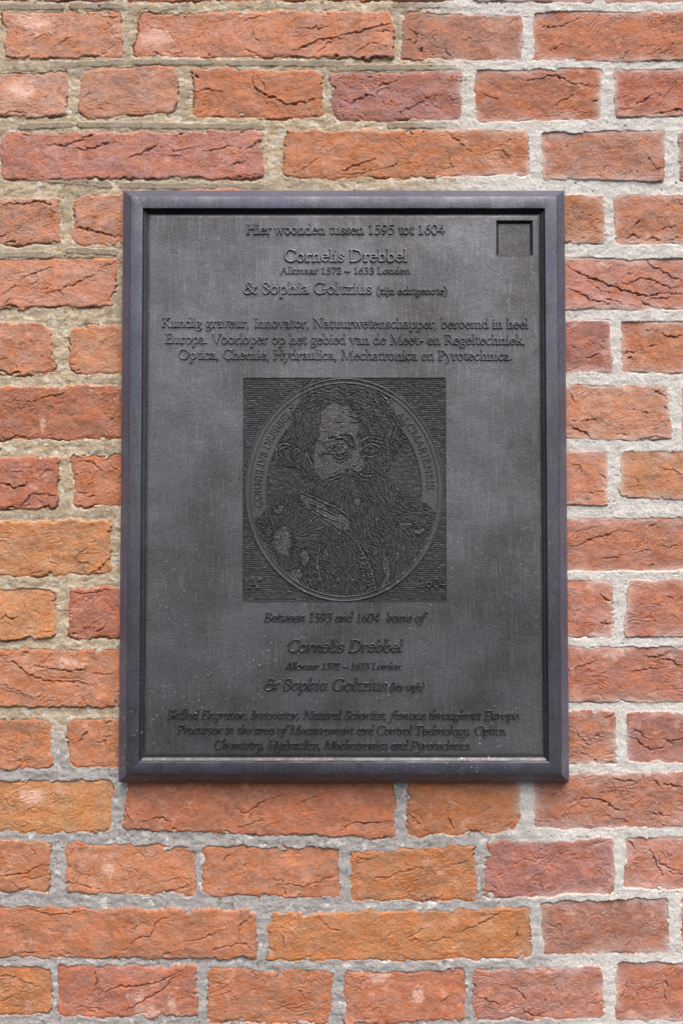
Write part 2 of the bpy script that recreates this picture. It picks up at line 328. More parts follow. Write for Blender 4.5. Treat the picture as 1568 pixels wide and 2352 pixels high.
# tears in the clay of the bricks: a run of points and a depth each
CRACKS = '''
333,48 348,65 383,68 1;378,118 398,121 438,118 1;559,50 579,43 600,40 2;579,71 589,91 600,103 2;685,68 720,70 756,64 2;670,121 705,106 725,98 756,91 786,93 3;731,126 746,106 771,93 2;564,116 589,125 2;333,96 353,118 383,121 1;222,30 247,43 272,40 2;141,96 166,88 2;302,191 320,193 1;199,259 232,252 242,262 1;302,259 353,258 1;446,217 469,207 514,214 2;579,161 584,196 605,219 635,229 655,242 695,237 736,227 3.5;587,174 605,196 610,212 2;484,270 509,252 1;0,270 30,257 65,264 2;106,227 121,212 1;108,338 131,333 151,335 191,320 232,297 3;176,343 212,343 252,327 3;272,305 285,307 1;297,365 327,353 363,335 3;388,360 418,362 2;463,350 504,345 534,333 2;559,348 584,335 605,317 3;529,383 564,370 2.5;554,406 594,403 2;176,403 222,411 1;383,333 403,348 458,338 1.5;55,413 76,383 1;695,393 705,383 736,363 2;
781,85 821,78 856,68 901,60 3;861,75 886,75 901,80 2;811,126 841,108 881,100 1.5;851,138 906,136 2;932,90 952,98 957,80 937,65 2;964,113 967,116 4;992,85 997,95 2;1022,95 1023,120 1042,136 2;1097,58 1107,68 1;1238,55 1263,63 1303,55 1333,43 2;1343,115 1363,103 1.5;1263,113 1293,103 1.5;1419,141 1444,120 1.5;1514,126 1539,115 1;1539,108 1552,90 1.5;781,226 806,236 841,221 864,223 871,201 901,191 917,178 2.5;814,231 811,261 1;874,221 881,241 906,246 1.5;912,261 947,246 982,226 1007,221 2;1107,213 1142,231 2;1173,236 1193,251 1200,236 1;1193,183 1233,186 1263,173 1303,186 1313,193 1373,201 2.5;1273,243 1313,221 2.5;1358,236 1373,228 3;1238,269 1283,264 1.5;1313,261 1368,259 1.5;1454,246 1474,233 1504,216 2.5;1414,256 1454,251 1.5;1494,266 1544,256 1564,259 2.5;781,397 811,384 859,366 3.5;781,402 841,397 871,387 1.5;871,387 901,382 917,369 2;1032,359 1035,382 1042,394 2.5;1022,301 1052,326 1082,349 2;1140,346 1158,351 1170,366 2;952,316 957,341 1;1132,301 1152,304 2;1313,376 1338,361 1;1383,316 1386,331 1;1479,351 1494,376 1509,397 2;1378,397 1393,382 1;1504,392 1524,387 2;
0,472 26,470 50,469 79,467 100,466 111,470 117,477 117,489 135,489 3.5;0,546 18,537 2;91,526 123,517 1;70,554 75,549 1;174,523 193,526 217,532 243,540 258,542 281,545 3.5;173,516 179,511 2;47,647 70,633 100,622 126,615 2;62,662 97,641 1;132,671 164,656 202,639 220,633 2.5;97,668 123,656 1;105,677 132,671 146,677 1.5;0,682 29,662 47,656 1.5;12,700 32,685 1.5;226,618 264,603 1.5;179,650 202,644 1;205,653 226,644 1;259,706 268,685 272,671 271,624 2.5;182,710 211,706 258,706 2;72,788 75,785 2;32,838 44,849 1.5;0,827 18,826 1;47,866 97,858 129,846 2;161,791 176,785 1;155,835 170,838 176,839 2;155,849 176,861 205,866 264,861 2.5;228,788 249,779 1;243,826 249,835 1;265,835 275,820 1;56,917 67,923 91,920 103,912 146,908 164,893 2;18,908 41,896 1;70,905 103,896 1;0,949 18,940 1;129,931 146,926 1.5;249,970 269,946 2;108,940 123,937 1;0,999 18,1011 47,1002 76,1013 97,1016 141,1018 3;179,1059 205,1060 223,1072 243,1084 2.5;252,1057 258,1072 269,1081 2;105,1084 129,1078 1.5;
0,1111 18,1114 36,1120 59,1115 65,1108 4;21,1163 59,1157 71,1141 89,1135 131,1139 3.5;0,1169 36,1167 74,1161 1.5;166,1123 184,1132 205,1132 2;205,1112 202,1115 2;205,1141 217,1139 2;181,1163 190,1164 3;208,1241 212,1247 226,1241 2;172,1286 190,1268 208,1256 1.5;208,1319 226,1310 246,1292 257,1277 3;178,1292 208,1295 1.5;113,1292 131,1298 1.5;71,1319 104,1310 1.5;47,1307 71,1307 1;190,1274 208,1271 1;0,1424 15,1418 33,1420 45,1421 3;56,1384 61,1399 2;107,1396 128,1402 1;68,1399 89,1408 1;98,1449 128,1455 1.5;18,1431 33,1437 1;89,1366 113,1369 1;166,1360 184,1363 208,1363 220,1360 255,1353 3;154,1399 166,1417 157,1437 2;220,1458 232,1446 252,1426 3;190,1452 208,1437 1.5;252,1369 264,1378 1;6,1503 18,1518 36,1522 59,1544 89,1556 119,1565 166,1566 205,1569 3.5;80,1529 119,1535 148,1541 190,1538 199,1532 3;214,1549 261,1547 2;119,1559 166,1556 190,1559 1.5;0,1571 36,1583 83,1604 2;0,1580 42,1592 77,1607 1.5;53,1503 68,1500 2;0,1657 24,1651 53,1645 83,1648 2.5;0,1716 18,1718 39,1728 2;86,1722 89,1719 2;59,1707 80,1705 1;42,1749 74,1743 1.5;175,1706 190,1699 193,1687 205,1675 211,1663 3;214,1702 237,1705 249,1696 2;237,1705 246,1713 1.5;157,1693 157,1725 166,1743 2;0,1791 30,1788 1;
1300,513 1312,518 1318,530 1;1356,517 1359,520 2;1332,551 1338,549 1.5;1456,516 1467,510 4;1435,549 1450,542 1467,545 2.5;1485,551 1499,549 1520,552 2.5;1532,554 1549,548 1567,548 2;1505,508 1511,513 1.5;1426,527 1438,521 1;1555,469 1567,469 2;1508,530 1532,524 1549,518 1.5;1302,612 1321,625 1344,636 1365,644 1394,655 1432,668 1456,674 1485,681 1517,675 1567,677 3.5;1467,595 1485,603 1499,615 1526,627 1549,639 1564,647 3;1406,655 1438,652 1456,647 1473,640 1502,647 1538,661 1567,656 2.5;1303,666 1332,677 1365,694 1400,699 3;1385,685 1409,694 1429,700 2;1347,647 1379,668 1414,677 1.5;1432,662 1450,671 1;1485,688 1508,685 1543,685 3;1470,694 1485,703 1511,707 2;1444,700 1473,709 1.5;1438,628 1450,630 2;1387,601 1391,609 1401,606 1400,595 1;1306,797 1327,801 1.5;1341,826 1359,819 1376,814 3;1341,794 1373,788 1394,785 1;1376,754 1394,750 1;1327,835 1338,832 1;1479,762 1502,756 2;1514,766 1532,772 1555,775 1567,772 3;1426,811 1444,810 1467,810 2.5;1441,819 1447,823 4;1485,797 1508,794 1.5;1310,908 1318,923 2;1309,978 1327,990 1344,996 1356,1009 3.5;1310,968 1332,968 2;1338,968 1359,964 1376,961 2;1347,955 1362,959 1;1435,940 1458,943 1;1473,952 1491,946 2;1499,894 1514,905 1529,917 2.5;1502,888 1520,891 2;1520,932 1532,940 2;1532,955 1533,976 3;1414,996 1435,1000 1.5;1470,1008 1502,1005 1538,1012 3;1312,1066 1324,1069 1335,1084 2;1379,1090 1385,1099 2;1523,1078 1549,1084 1567,1090 2;1444,1052 1456,1058 1;
1344,1130 1360,1133 1387,1130 2;1342,1141 1348,1155 1;1461,1105 1464,1108 3;1313,1256 1336,1247 1366,1237 1399,1227 1422,1215 2.5;1369,1286 1399,1282 1434,1274 2;1461,1268 1494,1265 1.5;1514,1253 1535,1256 1565,1253 2;1387,1304 1399,1307 1.5;1449,1267 1470,1250 1482,1227 1.5;1318,1221 1345,1215 1387,1206 1;1491,1212 1508,1200 2;1431,1221 1452,1221 1.5;1488,1299 1500,1296 2;1378,1365 1387,1377 1402,1382 3;1382,1371 1396,1380 3;1373,1426 1384,1433 1405,1434 2.5;1313,1402 1333,1405 1;1339,1431 1366,1430 1;1526,1371 1538,1371 1547,1382 1.5;1548,1414 1549,1415 3;1313,1537 1336,1529 1369,1519 2;1482,1507 1505,1509 1535,1497 2.5;1500,1519 1520,1513 1535,1516 1553,1525 1568,1531 3;1440,1544 1464,1541 1488,1537 1517,1532 2;1419,1555 1431,1555 1;1494,1589 1520,1583 1;1321,1675 1330,1693 1342,1705 1357,1713 2;1384,1647 1399,1645 1410,1639 3;1367,1690 1372,1685 3;1345,1696 1366,1699 1.5;1313,1728 1333,1731 1357,1740 1.5;1327,1710 1342,1722 1.5;1360,1743 1369,1751 2;1443,1691 1458,1696 1470,1710 1491,1719 1520,1716 1532,1699 3.5;1451,1673 1470,1684 1482,1699 3;1473,1678 1477,1687 2;1520,1696 1535,1705 1565,1694 3;1529,1700 1547,1713 1.5;1399,1788 1416,1788 1437,1792 1461,1794 3;1467,1779 1476,1788 1.5;
121,1848 136,1837 156,1832 1.5;15,1837 17,1839 3;156,1853 181,1827 1;50,1888 76,1895 1;544,1853 554,1863 570,1865 610,1837 655,1830 2.5;570,1883 580,1868 2;348,1880 373,1878 393,1888 3;277,1858 292,1868 307,1885 3;670,1848 701,1842 756,1817 2;544,1903 585,1888 605,1878 2;403,1868 418,1878 1;444,1858 454,1865 1;323,1888 343,1885 2;76,1948 81,1963 2;0,2011 30,2009 66,2001 101,1981 2.5;50,2019 81,2014 111,2009 2;30,2024 55,2044 1.5;154,2026 181,2026 207,2039 217,2049 2;302,1989 323,2004 1.5;277,1984 282,1989 2;373,2049 418,2039 444,2029 2.5;373,2024 413,2014 1.5;312,1958 333,1963 1;514,1984 524,1966 544,1958 2;544,1974 559,1989 570,1984 1.5;630,2034 665,2029 696,2037 726,2024 2.5;650,2039 660,2054 3;696,2034 736,2024 771,2004 2;620,2019 650,2021 2;464,2039 484,2054 1.5;302,2170 318,2152 348,2145 363,2115 393,2100 3;282,2185 302,2165 1;554,2160 549,2140 559,2115 580,2105 3;489,2180 524,2170 549,2163 580,2175 3;71,2089 126,2100 186,2094 3;45,2185 91,2190 2;413,2165 469,2150 509,2130 2;297,2135 323,2125 1.5;111,2185 166,2183 1;645,2145 655,2170 3;731,2105 756,2130 786,2137 2;0,2238 40,2246 96,2266 3;212,2220 222,2251 217,2281 2.5;227,2286 267,2266 323,2261 363,2253 413,2228 3.5;282,2321 323,2301 373,2271 403,2241 3;176,2311 222,2316 262,2326 2;202,2316 222,2331 2;509,2286 514,2296 2;690,2276 696,2286 3;
781,1908 811,1890 841,1892 901,1885 2.5;781,1877 816,1892 1;1032,1847 1032,1887 1042,1913 2.5;932,1857 947,1882 977,1908 2;1032,1837 1062,1845 1.5;1107,1862 1132,1852 1;1152,1902 1178,1887 1.5;1313,1842 1348,1832 1388,1842 1408,1857 1439,1862 3;1403,1787 1444,1795 1454,1792 2.5;1499,1790 1509,1800 4;1524,1800 1564,1807 4;1383,1872 1424,1880 1444,1890 2;1489,1867 1539,1875 2.5;806,1963 836,1973 856,1968 2;861,2013 886,2018 927,1998 982,1990 2.5;1032,1988 1072,1978 2;972,2063 1002,2058 1;811,2053 831,2033 1;1168,1968 1173,1983 1208,1973 1223,1978 2;1122,2028 1142,2043 1;1208,1975 1248,1968 1;1313,1973 1338,1968 1;1353,1938 1403,1928 1.5;1441,1930 1454,1945 4;1489,1948 1504,1978 1519,2008 3;1509,1968 1524,1988 1554,1998 3;1534,2003 1564,2008 2;1047,2143 1082,2128 1107,2118 1142,2098 1152,2093 3;932,2153 952,2143 982,2128 2;982,2164 1032,2153 1.5;1188,2133 1185,2158 3;891,2148 899,2143 2;952,2156 957,2156 5;1082,2179 1132,2153 1;1102,2103 1142,2096 2;1248,2118 1273,2128 1283,2123 1288,2148 2.5;1434,2179 1449,2153 1.5;1469,2128 1494,2113 1504,2098 1.5;1469,2073 1474,2098 1;816,2279 831,2254 851,2249 1.5;947,2289 967,2264 1.5;1007,2309 1032,2284 2;801,2314 831,2299 1;1087,2284 1122,2299 1147,2304 2.5;1137,2259 1178,2269 1198,2284 1203,2294 3;1198,2314 1213,2329 1233,2334 1243,2324 4;1163,2314 1183,2309 1;1343,2309 1378,2297 2;1248,2289 1253,2309 1.5;1273,2264 1278,2279 1;1419,2299 1434,2274 1439,2254 2.5;1524,2234 1529,2254 1524,2284 1526,2309 3'''
STAINS = [(45, 202, 40, 30), (76, 1830, 45, 25), (338, 2321, 30, 20), (398, 2306, 15, 20), (323, 2286, 20, 13), (1405, 1500, 39, 15), (1354, 1348, 15, 12), (957, 2279, 15, 25), (866, 2249, 30, 15), (154, 1518, 45, 15), (383, 368, 13, 10), (100, 978, 7, 18), (1441, 894, 18, 9), (91, 55, 55, 25), (353, 91, 45, 30), (252, 1989, 20, 25)]
RIBBONS = [[(151, 150), (282, 144)], [(308, 144), (484, 144)], [(529, 146), (786, 147)], [(781, 157), (1042, 155)], [(50, 292), (161, 287)], [(186, 287), (600, 292)], [(282, 427), (600, 429)], [(0, 17), (144, 17)], [(166, 15), (275, 15)], [(906, 13), (1042, 13)], [(0, 586), (117, 586)], [(158, 576), (264, 580)], [(896, 289), (1022, 288)], [(20, 403), (252, 426)]]      # smooth ribbons of the old grey pointing
PALETTE = [O, Y, S, R, P, B_, T, O, S, R]


def wide_courses():
    """carry every course on past the picture, and add courses above and below"""
    rows = [list(c) for c in COURSES]
    for k in range(1, 8):                                        # above
        y1 = 4 - 146 * k
        rows.append([(x, y1 - 118, x + 280 + 320 * (k % 2), y1 - 118, x + 280 + 320 * (k % 2), y1, x, y1, PALETTE[rng.integers(10)], 6)
                     for x in np.arange(-300, 1700, 310 + 320 * (k % 2))])
    for k in range(1, 8):                                        # below
        y0 = 2215 + 146 * k
        rows.append([(x, y0, x + 290 + 310 * (k % 2), y0, x + 290 + 310 * (k % 2), y0 + 118, x, y0 + 118, PALETTE[rng.integers(10)], 6)
                     for x in np.arange(-300, 1700, 320 + 310 * (k % 2))])
    for i, r in enumerate(rows):
        lo = min(b[0] for b in r); yt = min(b[1] for b in r); yb = max(b[7] for b in r)
        hi = max(b[2] for b in r)
        hd = abs(yb - yt) > 0
        x = lo - 28
        n = i
        while x > -2300:
            w = 290 if n % 2 else 600
            r.append((x - w, yt + 3, x, yt + 3, x, yb - 2, x - w, yb - 2, PALETTE[rng.integers(10)], 6))
            x -= w + 30; n += 1 + int(rng.integers(2))
        x = hi + 28
        while x < 3900:
            w = 290 if n % 2 else 600
            r.append((x, yt + 3, x + w, yt + 3, x + w, yb - 2, x, yb - 2, PALETTE[rng.integers(10)], 6))
            x += w + 30; n += 1 + int(rng.integers(2))
    return [b for r in rows for b in r]


def axis(lo, hi, step, far_lo, far_hi, far_step):
    return np.concatenate([np.arange(far_lo, lo, far_step), np.arange(lo, hi, step), np.arange(hi, far_hi + 1, far_step)]).astype(F)


def make_wall():
    xs = axis(-302, 302, 0.5, -1000, 1000, 5.0)
    zs = axis(-408, 486, 0.5, -900, 950, 5.0)
    X, Z = np.meshgrid(xs, zs)
    nz, nx = X.shape
    bricks = wide_courses()
    nb = len(bricks)
    cx, cy = at(0, 1176)[0], 0
    right = smooth(60, 165, X + 0.10 * (Z - 150) + 30 * fbm(X / 90, Z / 90, 3, 2))          # where the joints were repointed white
    low = 1 - smooth(-195, -120, Z + 25 * fbm(X / 80, Z / 80, 4, 2))                         # grey cement in the low courses
    # ragged arrises
    rag = F(0.70) + F(0.55) * (1 - right) + F(0.3) * low
    wx = (1.3 * perlin(X / 13, Z / 13, 5) + 0.75 * perlin(X / 4.3, Z / 4.3, 6) + 0.35 * perlin(X / 1.7, Z / 1.7, 106)) * rag
    wz = (1.5 * perlin(X / 15, Z / 15, 7) + 0.85 * perlin(X / 4.0, Z / 4.0, 8) + 0.35 * perlin(X / 1.6, Z / 1.6, 108)) * rag
    wz += 0.9 * perlin(X / 55, Z / 30, 9)
    d = np.full(X.shape, -30, F)
    idx = np.full(X.shape, -1, np.int32)
    for i, b in enumerate(bricks):
        qx, qz = at([b[0], b[2], b[4], b[6]], [b[1], b[3], b[5], b[7]])
        i0, i1 = np.searchsorted(xs, (qx.min() - 14, qx.max() + 14))
        j0, j1 = np.searchsorted(zs, (qz.min() - 14, qz.max() + 14))
        if i1 - i0 < 2 or j1 - j0 < 2:
            continue
        sl = (slice(j0, j1), slice(i0, i1))
        xx, zz = X[sl] + wx[sl], Z[sl] + wz[sl]

        def edge(a, c):
            ex, ez = qx[c] - qx[a], qz[c] - qz[a]
            l = math.hypot(ex, ez)
            return ((xx - qx[a]) * ez - (zz - qz[a]) * ex) / l            # positive on the inner side (clockwise corners)
        dt, dr, db, dl = edge(0, 1), edge(1, 2), edge(2, 3), edge(3, 0)
        dv, dh = np.minimum(dt, db), np.minimum(dl, dr)
        rr = b[9] * 0.37 * 1.35 + 0.6
        dd = np.where((dv < rr) & (dh < rr), rr - np.hypot(rr - dv, rr - dh), np.minimum(dv, dh))
        m = dd > d[sl]
        d[sl][m] = dd[m]
        idx[sl][m] = i
    d -= 3.2 * smooth(0.42, 0.80, fbm(X / 11, Z / 8, 14, 2)) * (1 - 0.5 * right)            # chips knocked off the arrises
    idc = np.maximum(idx, 0)
    # one set of random traits per brick
    ang = np.radians(rng.normal(12, 22, nb)).astype(F)
    amp = rng.uniform(0.35, 1.0, nb).astype(F)
    lev = rng.normal(0, 0.35, nb).astype(F)
    fx = rng.uniform(20, 42, nb).astype(F); fv = rng.uniform(6.5, 13, nb).astype(F)
    off = rng.uniform(0, 500, nb).astype(F)
    tx = rng.normal(0, 0.010, nb).astype(F); tz = rng.normal(0, 0.03, nb).astype(F)
    bcx = np.array([at((b[0] + b[2]) / 2, 0)[0] for b in bricks], F)
    bcz = np.array([at(0, (b[1] + b[5]) / 2)[1] for b in bricks], F)
    ca, sa = np.cos(ang)[idc], np.sin(ang)[idc]
    # --- face of the brick: long folds of hand-thrown clay, tears at the fold edges, grain
    u = (X * ca + Z * sa) / fx[idc] + off[idc]
    v = (-X * sa + Z * ca) / fv[idc] + off[idc] * 0.37
    wq = perlin(X / 22 + off[idc], Z / 15, 21)
    fold = fbm(u + 0.6 * wq, v + 0.9 * wq, 22, 3, 0.5)
    a = amp[idc]
    t = fold * 1.7 + 0.2
    fr = t - np.floor(t)
    where = smooth(-0.05, 0.45, perlin(X / 26 + 3 * off[idc], Z / 14, 25) + 0.25 * (a - 0.6))
    saw = fr * smooth(1.0, 0.90, fr)
    tear = np.exp(-((fr - 0.95) / 0.045) ** 2)
    infr = 1 - 0.55 * ((np.abs(X) < 303) & (Z > -409) & (Z < 487))
    h = (0.35 + 0.65 * infr) * 1.3 * a * where * (saw - 0.4) - infr * 1.2 * where * tear * (0.5 + a * 0.7)
    # traced tears: a narrow groove under a raised upper lip
    G, S = np.zeros(X.shape, F), np.zeros(X.shape, F)
    jx = X + 1.5 * perlin(X / 6, Z / 5, 26) + 0.75 * perlin(X / 2.2, Z / 2.2, 27)
    jz = Z + 1.7 * perlin(X / 5.5, Z / 4.5, 127) + 0.85 * perlin(X / 2.1, Z / 2.1, 128)
    nick = F(0.55) + F(0.75) * smooth(-0.4, 0.4, perlin(X / 4.2, Z / 4.2, 129))
    for line in CRACKS.replace('\n', '').split(';'):
        *pp, dep = line.split()
        dep = float(dep)
        qx, qz = at(*np.array([[float(w) for w in p.split(',')] for p in pp]).T)
        pts = spl(*zip(qx, qz))[0][1]
        nseg = len(pts) - 1
        for k, ((ax, az), (bx, bz)) in enumerate(zip(pts[:-1], pts[1:])):
            if ax > bx:
                ax, az, bx, bz = bx, bz, ax, az
            i0, i1 = np.searchsorted(xs, (min(ax, bx) - 9, max(ax, bx) + 9))
            j0, j1 = np.searchsorted(zs, (min(az, bz) - 9, max(az, bz) + 9))
            if i1 - i0 < 2 or j1 - j0 < 2:
                continue
            sl = (slice(j0, j1), slice(i0, i1))
            ex, ez = bx - ax, bz - az
            l2 = ex * ex + ez * ez + 1e-9
            px, pz = jx[sl] - ax, jz[sl] - az
            tt = np.clip((px * ex + pz * ez) / l2, 0, 1)
            dd = np.hypot(px - tt * ex, pz - tt * ez)
            end = min(1.0, 0.35 + 2.2 * min(k + 0.5, nseg - k - 0.5) / nseg)
            dk = dep * end
            G[sl] = np.maximum(G[sl], dk * np.exp(-(dd / (0.26 + 0.12 * dk)) ** 2))
            up = smooth(-0.3, 0.3, (px * -ez + pz * ex) / math.sqrt(l2))
            S[sl] = np.maximum(S[sl], up * dk * np.exp(-dd / 3.2))
    h += 0.24 * S - 0.72 * G * nick
    t2 = fbm(u * 1.7 + 7, v * 1.5 - wq, 28, 3, 0.55) * 1.5 + 0.1                     # hairline cracks
    fr2 = np.abs(t2 - np.round(t2))
    w2 = smooth(0.22, 0.5, perlin(X / 19 + off[idc], Z / 11 + 40, 30))
    h -= 1.3 * infr * np.exp(-(fr2 / 0.035) ** 2) * w2
    h += 0.8 * fbm(X / 24, Z / 20, 33, 2) + 0.24 * fbm(X / 6.5, Z / 5.5, 35, 2, 0.55) + 0.15 * fbm(X / 2.2, Z / 1.7, 37, 2, 0.7)
    pit = perlin(X / 2.6, Z / 2.6, 38)
    h -= 1.0 * smooth(0.55, 0.85, pit) * smooth(-0.1, 0.5, perlin(X / 30, Z / 30, 39))
    e = np.clip((d + 0.2) / 3.0, 0, 1)
    face = 1.45 + lev[idc] + tx[idc] * (X - bcx[idc]) + tz[idc] * (Z - bcz[idc]) + h * (0.3 + 0.7 * e) - 1.15 * (1 - 0.75 * right) * (1 - e) ** 2.6
    # --- mortar
    mo = 0.55 + (0.7 - 0.25 * right) * fbm(X / 11, Z / 8, 41, 2) + (0.26 - 0.12 * low - 0.08 * right) * fbm(X / 3.4, Z / 3.0, 43, 3, 0.6)
    mo += 0.65 * right + 0.6 * low
    core = smooth(1.8, 3.0, -d)
    tool = (1 - right) * (1 - low) * core * smooth(-0.1, 0.25, perlin(X / 70, Z / 40, 46)) * (Z > 20)   # smooth tooled ribbons
    tool = 0.5 * tool
    for (pa, pb) in RIBBONS:
        (ra, rc), (rb, rd) = at([pa[0], pb[0]], [pa[1], pb[1]])
        tt = np.clip((X - ra) / (rc - ra), 0, 1)
        q = np.hypot((X - (ra + tt * (rc - ra))) / 1.0, Z - (rb + tt * (rd - rb))) + 0.9 * perlin(X / 9, Z / 5, 146) + 0.35 * perlin(X / 2.5, Z / 2.5, 147)
        tool = np.maximum(tool, smooth(3.1, 2.3, q) * (q < 4))
    mo = mo * (1 - 0.85 * tool) + 1.25 * tool
    mo -= 1.2 * smooth(0.55, 0.8, perlin(X / 3.1, Z / 3.1, 47)) * smooth(-0.2, 0.4, perlin(X / 25, Z / 25, 48))
    gapm = smooth(0.05, 0.50, perlin(X / 17, Z / 17, 51) + 0.12 * (1 - right) - 0.2 * low)
    gz = np.zeros(d.shape, F); gz[1:-1] = d[2:] - d[:-2]
    gapm = gapm * (0.15 + 0.85 * (gz > 0.02)) * (1 - 0.45 * right)          # mortar has mostly shrunk away under the bricks
    gap = np.exp(-((d + 0.2) / 0.65) ** 2) * gapm
    wgt = smooth(-0.45, 0.45, d)
    H = mo * (1 - wgt) + face * wgt - 2.4 * gap
    far = (np.abs(X) > 303) | (Z < -409) | (Z > 487)
    H = np.where(far, np.clip(H, -0.5, 3), H)
    x0, z0 = at(284, 1797, .008); x1, z1 = at(1300, 437, .008)
    under = (X > x0 - 2) & (X < x1 + 2) & (Z > z0 - 2) & (Z < z1 + 2)
    H = np.where(under, np.minimum(H, 3.6), H)
    # --- colours of clay and mortar
    bc = np.array([lin(b[8]) for b in bricks], F)
    bc = 0.56 * bc + 0.44 * np.array(lin((188, 111, 83)), F)
    bc *= np.array([0.89, 1.29, 1.56], F) * rng.normal(1, 0.035, (nb, 1)).astype(F)
    ALB = 0.86
    c = bc[idc] * F(ALB)
    n1 = fbm(X / 28, Z / 20, 61, 3, 0.6); n2 = fbm(X / 5, Z / 4, 64, 3, 0.65)
    c = c * (1 + 0.13 * n1 + 0.13 * n2 + 0.10 * fbm(X / 1.6, Z / 1.3, 66, 2, 0.8))[..., None]
    warm = np.array([1.06, 0.93, 0.80], F); cool = np.array([0.95, 1.06, 1.18], F)
    nh = fbm(X / 16, Z / 12, 67, 3, 0.6)
    c = c * (1 + smooth(0.05, 0.6, nh)[..., None] * (warm - 1)) * (1 + smooth(0.05, 0.6, -nh)[..., None] * (cool - 1))
    pale = smooth(0.30, 0.75, fbm(X / 11, Z / 8, 70, 4, 0.65)) * smooth(-0.1, 0.4, perlin(X / 60, Z / 45, 72))
    c = mix(c, np.array(lin((214, 164, 142)), F) * F(ALB), 0.5 * pale)
    for su, sv, ru, rv in STAINS:
        sx, sz = at(su, sv)
        q = np.hypot((X - sx) / (ru * 0.37), (Z - sz) / (rv * 0.37))
        if_near = q < 1.6
        pale_s = smooth(1.1, 0.35, q + 0.5 * n1 + 0.45 * n2) * if_near
        c = mix(c, np.array(lin((226, 186, 170)), F) * F(ALB), 0.7 * pale_s)
    soot = smooth(0.28, 0.7, fbm(X / 9, Z / 6, 74, 4, 0.7)) * smooth(0, 0.4, perlin(X / 50 + 9, Z / 35, 75))
    c = mix(c, np.array(lin((120, 98, 84)), F) * F(ALB), 0.42 * soot)
    lime = right * np.exp(-np.clip(d, 0, 50) / 3.2) * smooth(-0.35, 0.35, perlin(X / 22, Z / 22, 77) + 0.2)
    lime = np.maximum(lime, right * 0.6 * smooth(0.45, 0.8, fbm(X / 30, Z / 17, 78, 3)) * np.exp(-np.clip(d, 0, 50) / 12))
    c = mix(c, np.array(lin((214, 196, 190)), F) * F(ALB), 0.75 * np.clip(lime, 0, 1))
    beige = np.array(lin((198, 178, 151)), F); white = np.array(lin((218, 212, 204)), F); grey = np.array(lin((176, 170, 166)), F)
    tan = np.array(lin((176, 154, 125)), F); slate = np.array(lin((150, 136, 120)), F)
    mc = np.broadcast_to(beige, c.shape)
    mc = mix(mc, tan, 0.7 * smooth(-0.1, 0.5, fbm(X / 24, Z / 10, 80, 3)))
    mc = mix(mc, np.array(lin((214, 206, 190)), F), 0.7 * smooth(0.05, 0.5, fbm(X / 8, Z / 8, 82, 3)))
    mc = mix(mc, slate, 0.75 * tool)
    mc = mix(mc, grey, low)
    mc = mix(mc, np.array(lin((112, 110, 108)), F), low * 0.6 * smooth(0.35, 0.7, fbm(X / 5.5, Z / 5, 84, 3, 0.6)) * smooth(-0.2, 0.35, perlin(X / 40, Z / 25, 184)))
    mc = mix(mc, np.array(lin((226, 220, 212)), F), low * 0.7 * smooth(0.5, 0.7, fbm(X / 12, Z / 9, 85, 3, 0.6)))
    mc = mix(mc, white, np.clip(right, 0, 1))
    mc = mc * (F(ALB) * np.array([0.91, 0.94, 0.97], F))
    mc = mc * (1 + 0.14 * fbm(X / 14, Z / 9, 86, 2) + 0.15 * fbm(X / 2.2, Z / 2.2, 88, 2, 0.8))[..., None]
    g1 = perlin(X / 1.7, Z / 1.7, 90)
    mc = mix(mc, np.array([0.10, 0.09, 0.075], F), 0.75 * smooth(0.56, 0.72, g1) * smooth(-0.3, 0.4, perlin(X / 18, Z / 18, 92)))
    mc = mix(mc, np.array([0.66, 0.62, 0.54], F), 0.4 * smooth(0.62, 0.78, -g1))
    verts = np.stack([X, -H, Z], -1).reshape(-1, 3).astype(float) / 1000
    wall = thing('brick_wall', (0, 0, -0.9), 'old weathered wall of handmade orange and red bricks in uneven pale mortar', 'wall')
    dq = 0.25 * (d[:-1, :-1] + d[:-1, 1:] + d[1:, 1:] + d[1:, :-1])
    inside = dq > -0.1
    v1, q1, a1 = compact(verts, grid_quads(nz, nx, inside), np.clip(c, 0.01, 0.9).reshape(-1, 3))
    build('brickwork', v1, q1, MAT_BRICK, wall, a1)
    v2, q2, a2 = compact(verts, grid_quads(nz, nx, ~inside), np.clip(mc, 0.01, 0.9).reshape(-1, 3))
    # the wall's own thickness behind its face
    x0, x1, z0, z1, y0, y1 = xs[0] / 1e3, xs[-1] / 1e3, zs[0] / 1e3, zs[-1] / 1e3, 0.012, 0.22
    bx = np.array([(x0, y0, z0), (x1, y0, z0), (x1, y0, z1), (x0, y0, z1), (x0, y1, z0), (x1, y1, z0), (x1, y1, z1), (x0, y1, z1)])
    bq = np.array([(0, 1, 2, 3), (5, 4, 7, 6), (4, 0, 3, 7), (1, 5, 6, 2), (3, 2, 6, 7), (4, 5, 1, 0)])
    build('wall_core', bx, bq, MAT_MORTAR, wall, np.tile(np.array([0.4, 0.36, 0.3], F), (8, 1)), sharp=True)
    build('mortar', v2, q2, MAT_MORTAR, wall, a2)


# ------------------------------------------------------------------ lettering: stroke skeletons drawn with a broad nib
XH, CH, AH, DH = 0.42, 0.66, 0.72, -0.25


def ell(cx, cy, rx, ry, a0=0, a1=360, n=20):
    t = np.radians(np.linspace(a0, a1, n))
    return [('n', [(cx + rx * math.cos(k), cy + ry * math.sin(k)) for k in t])]


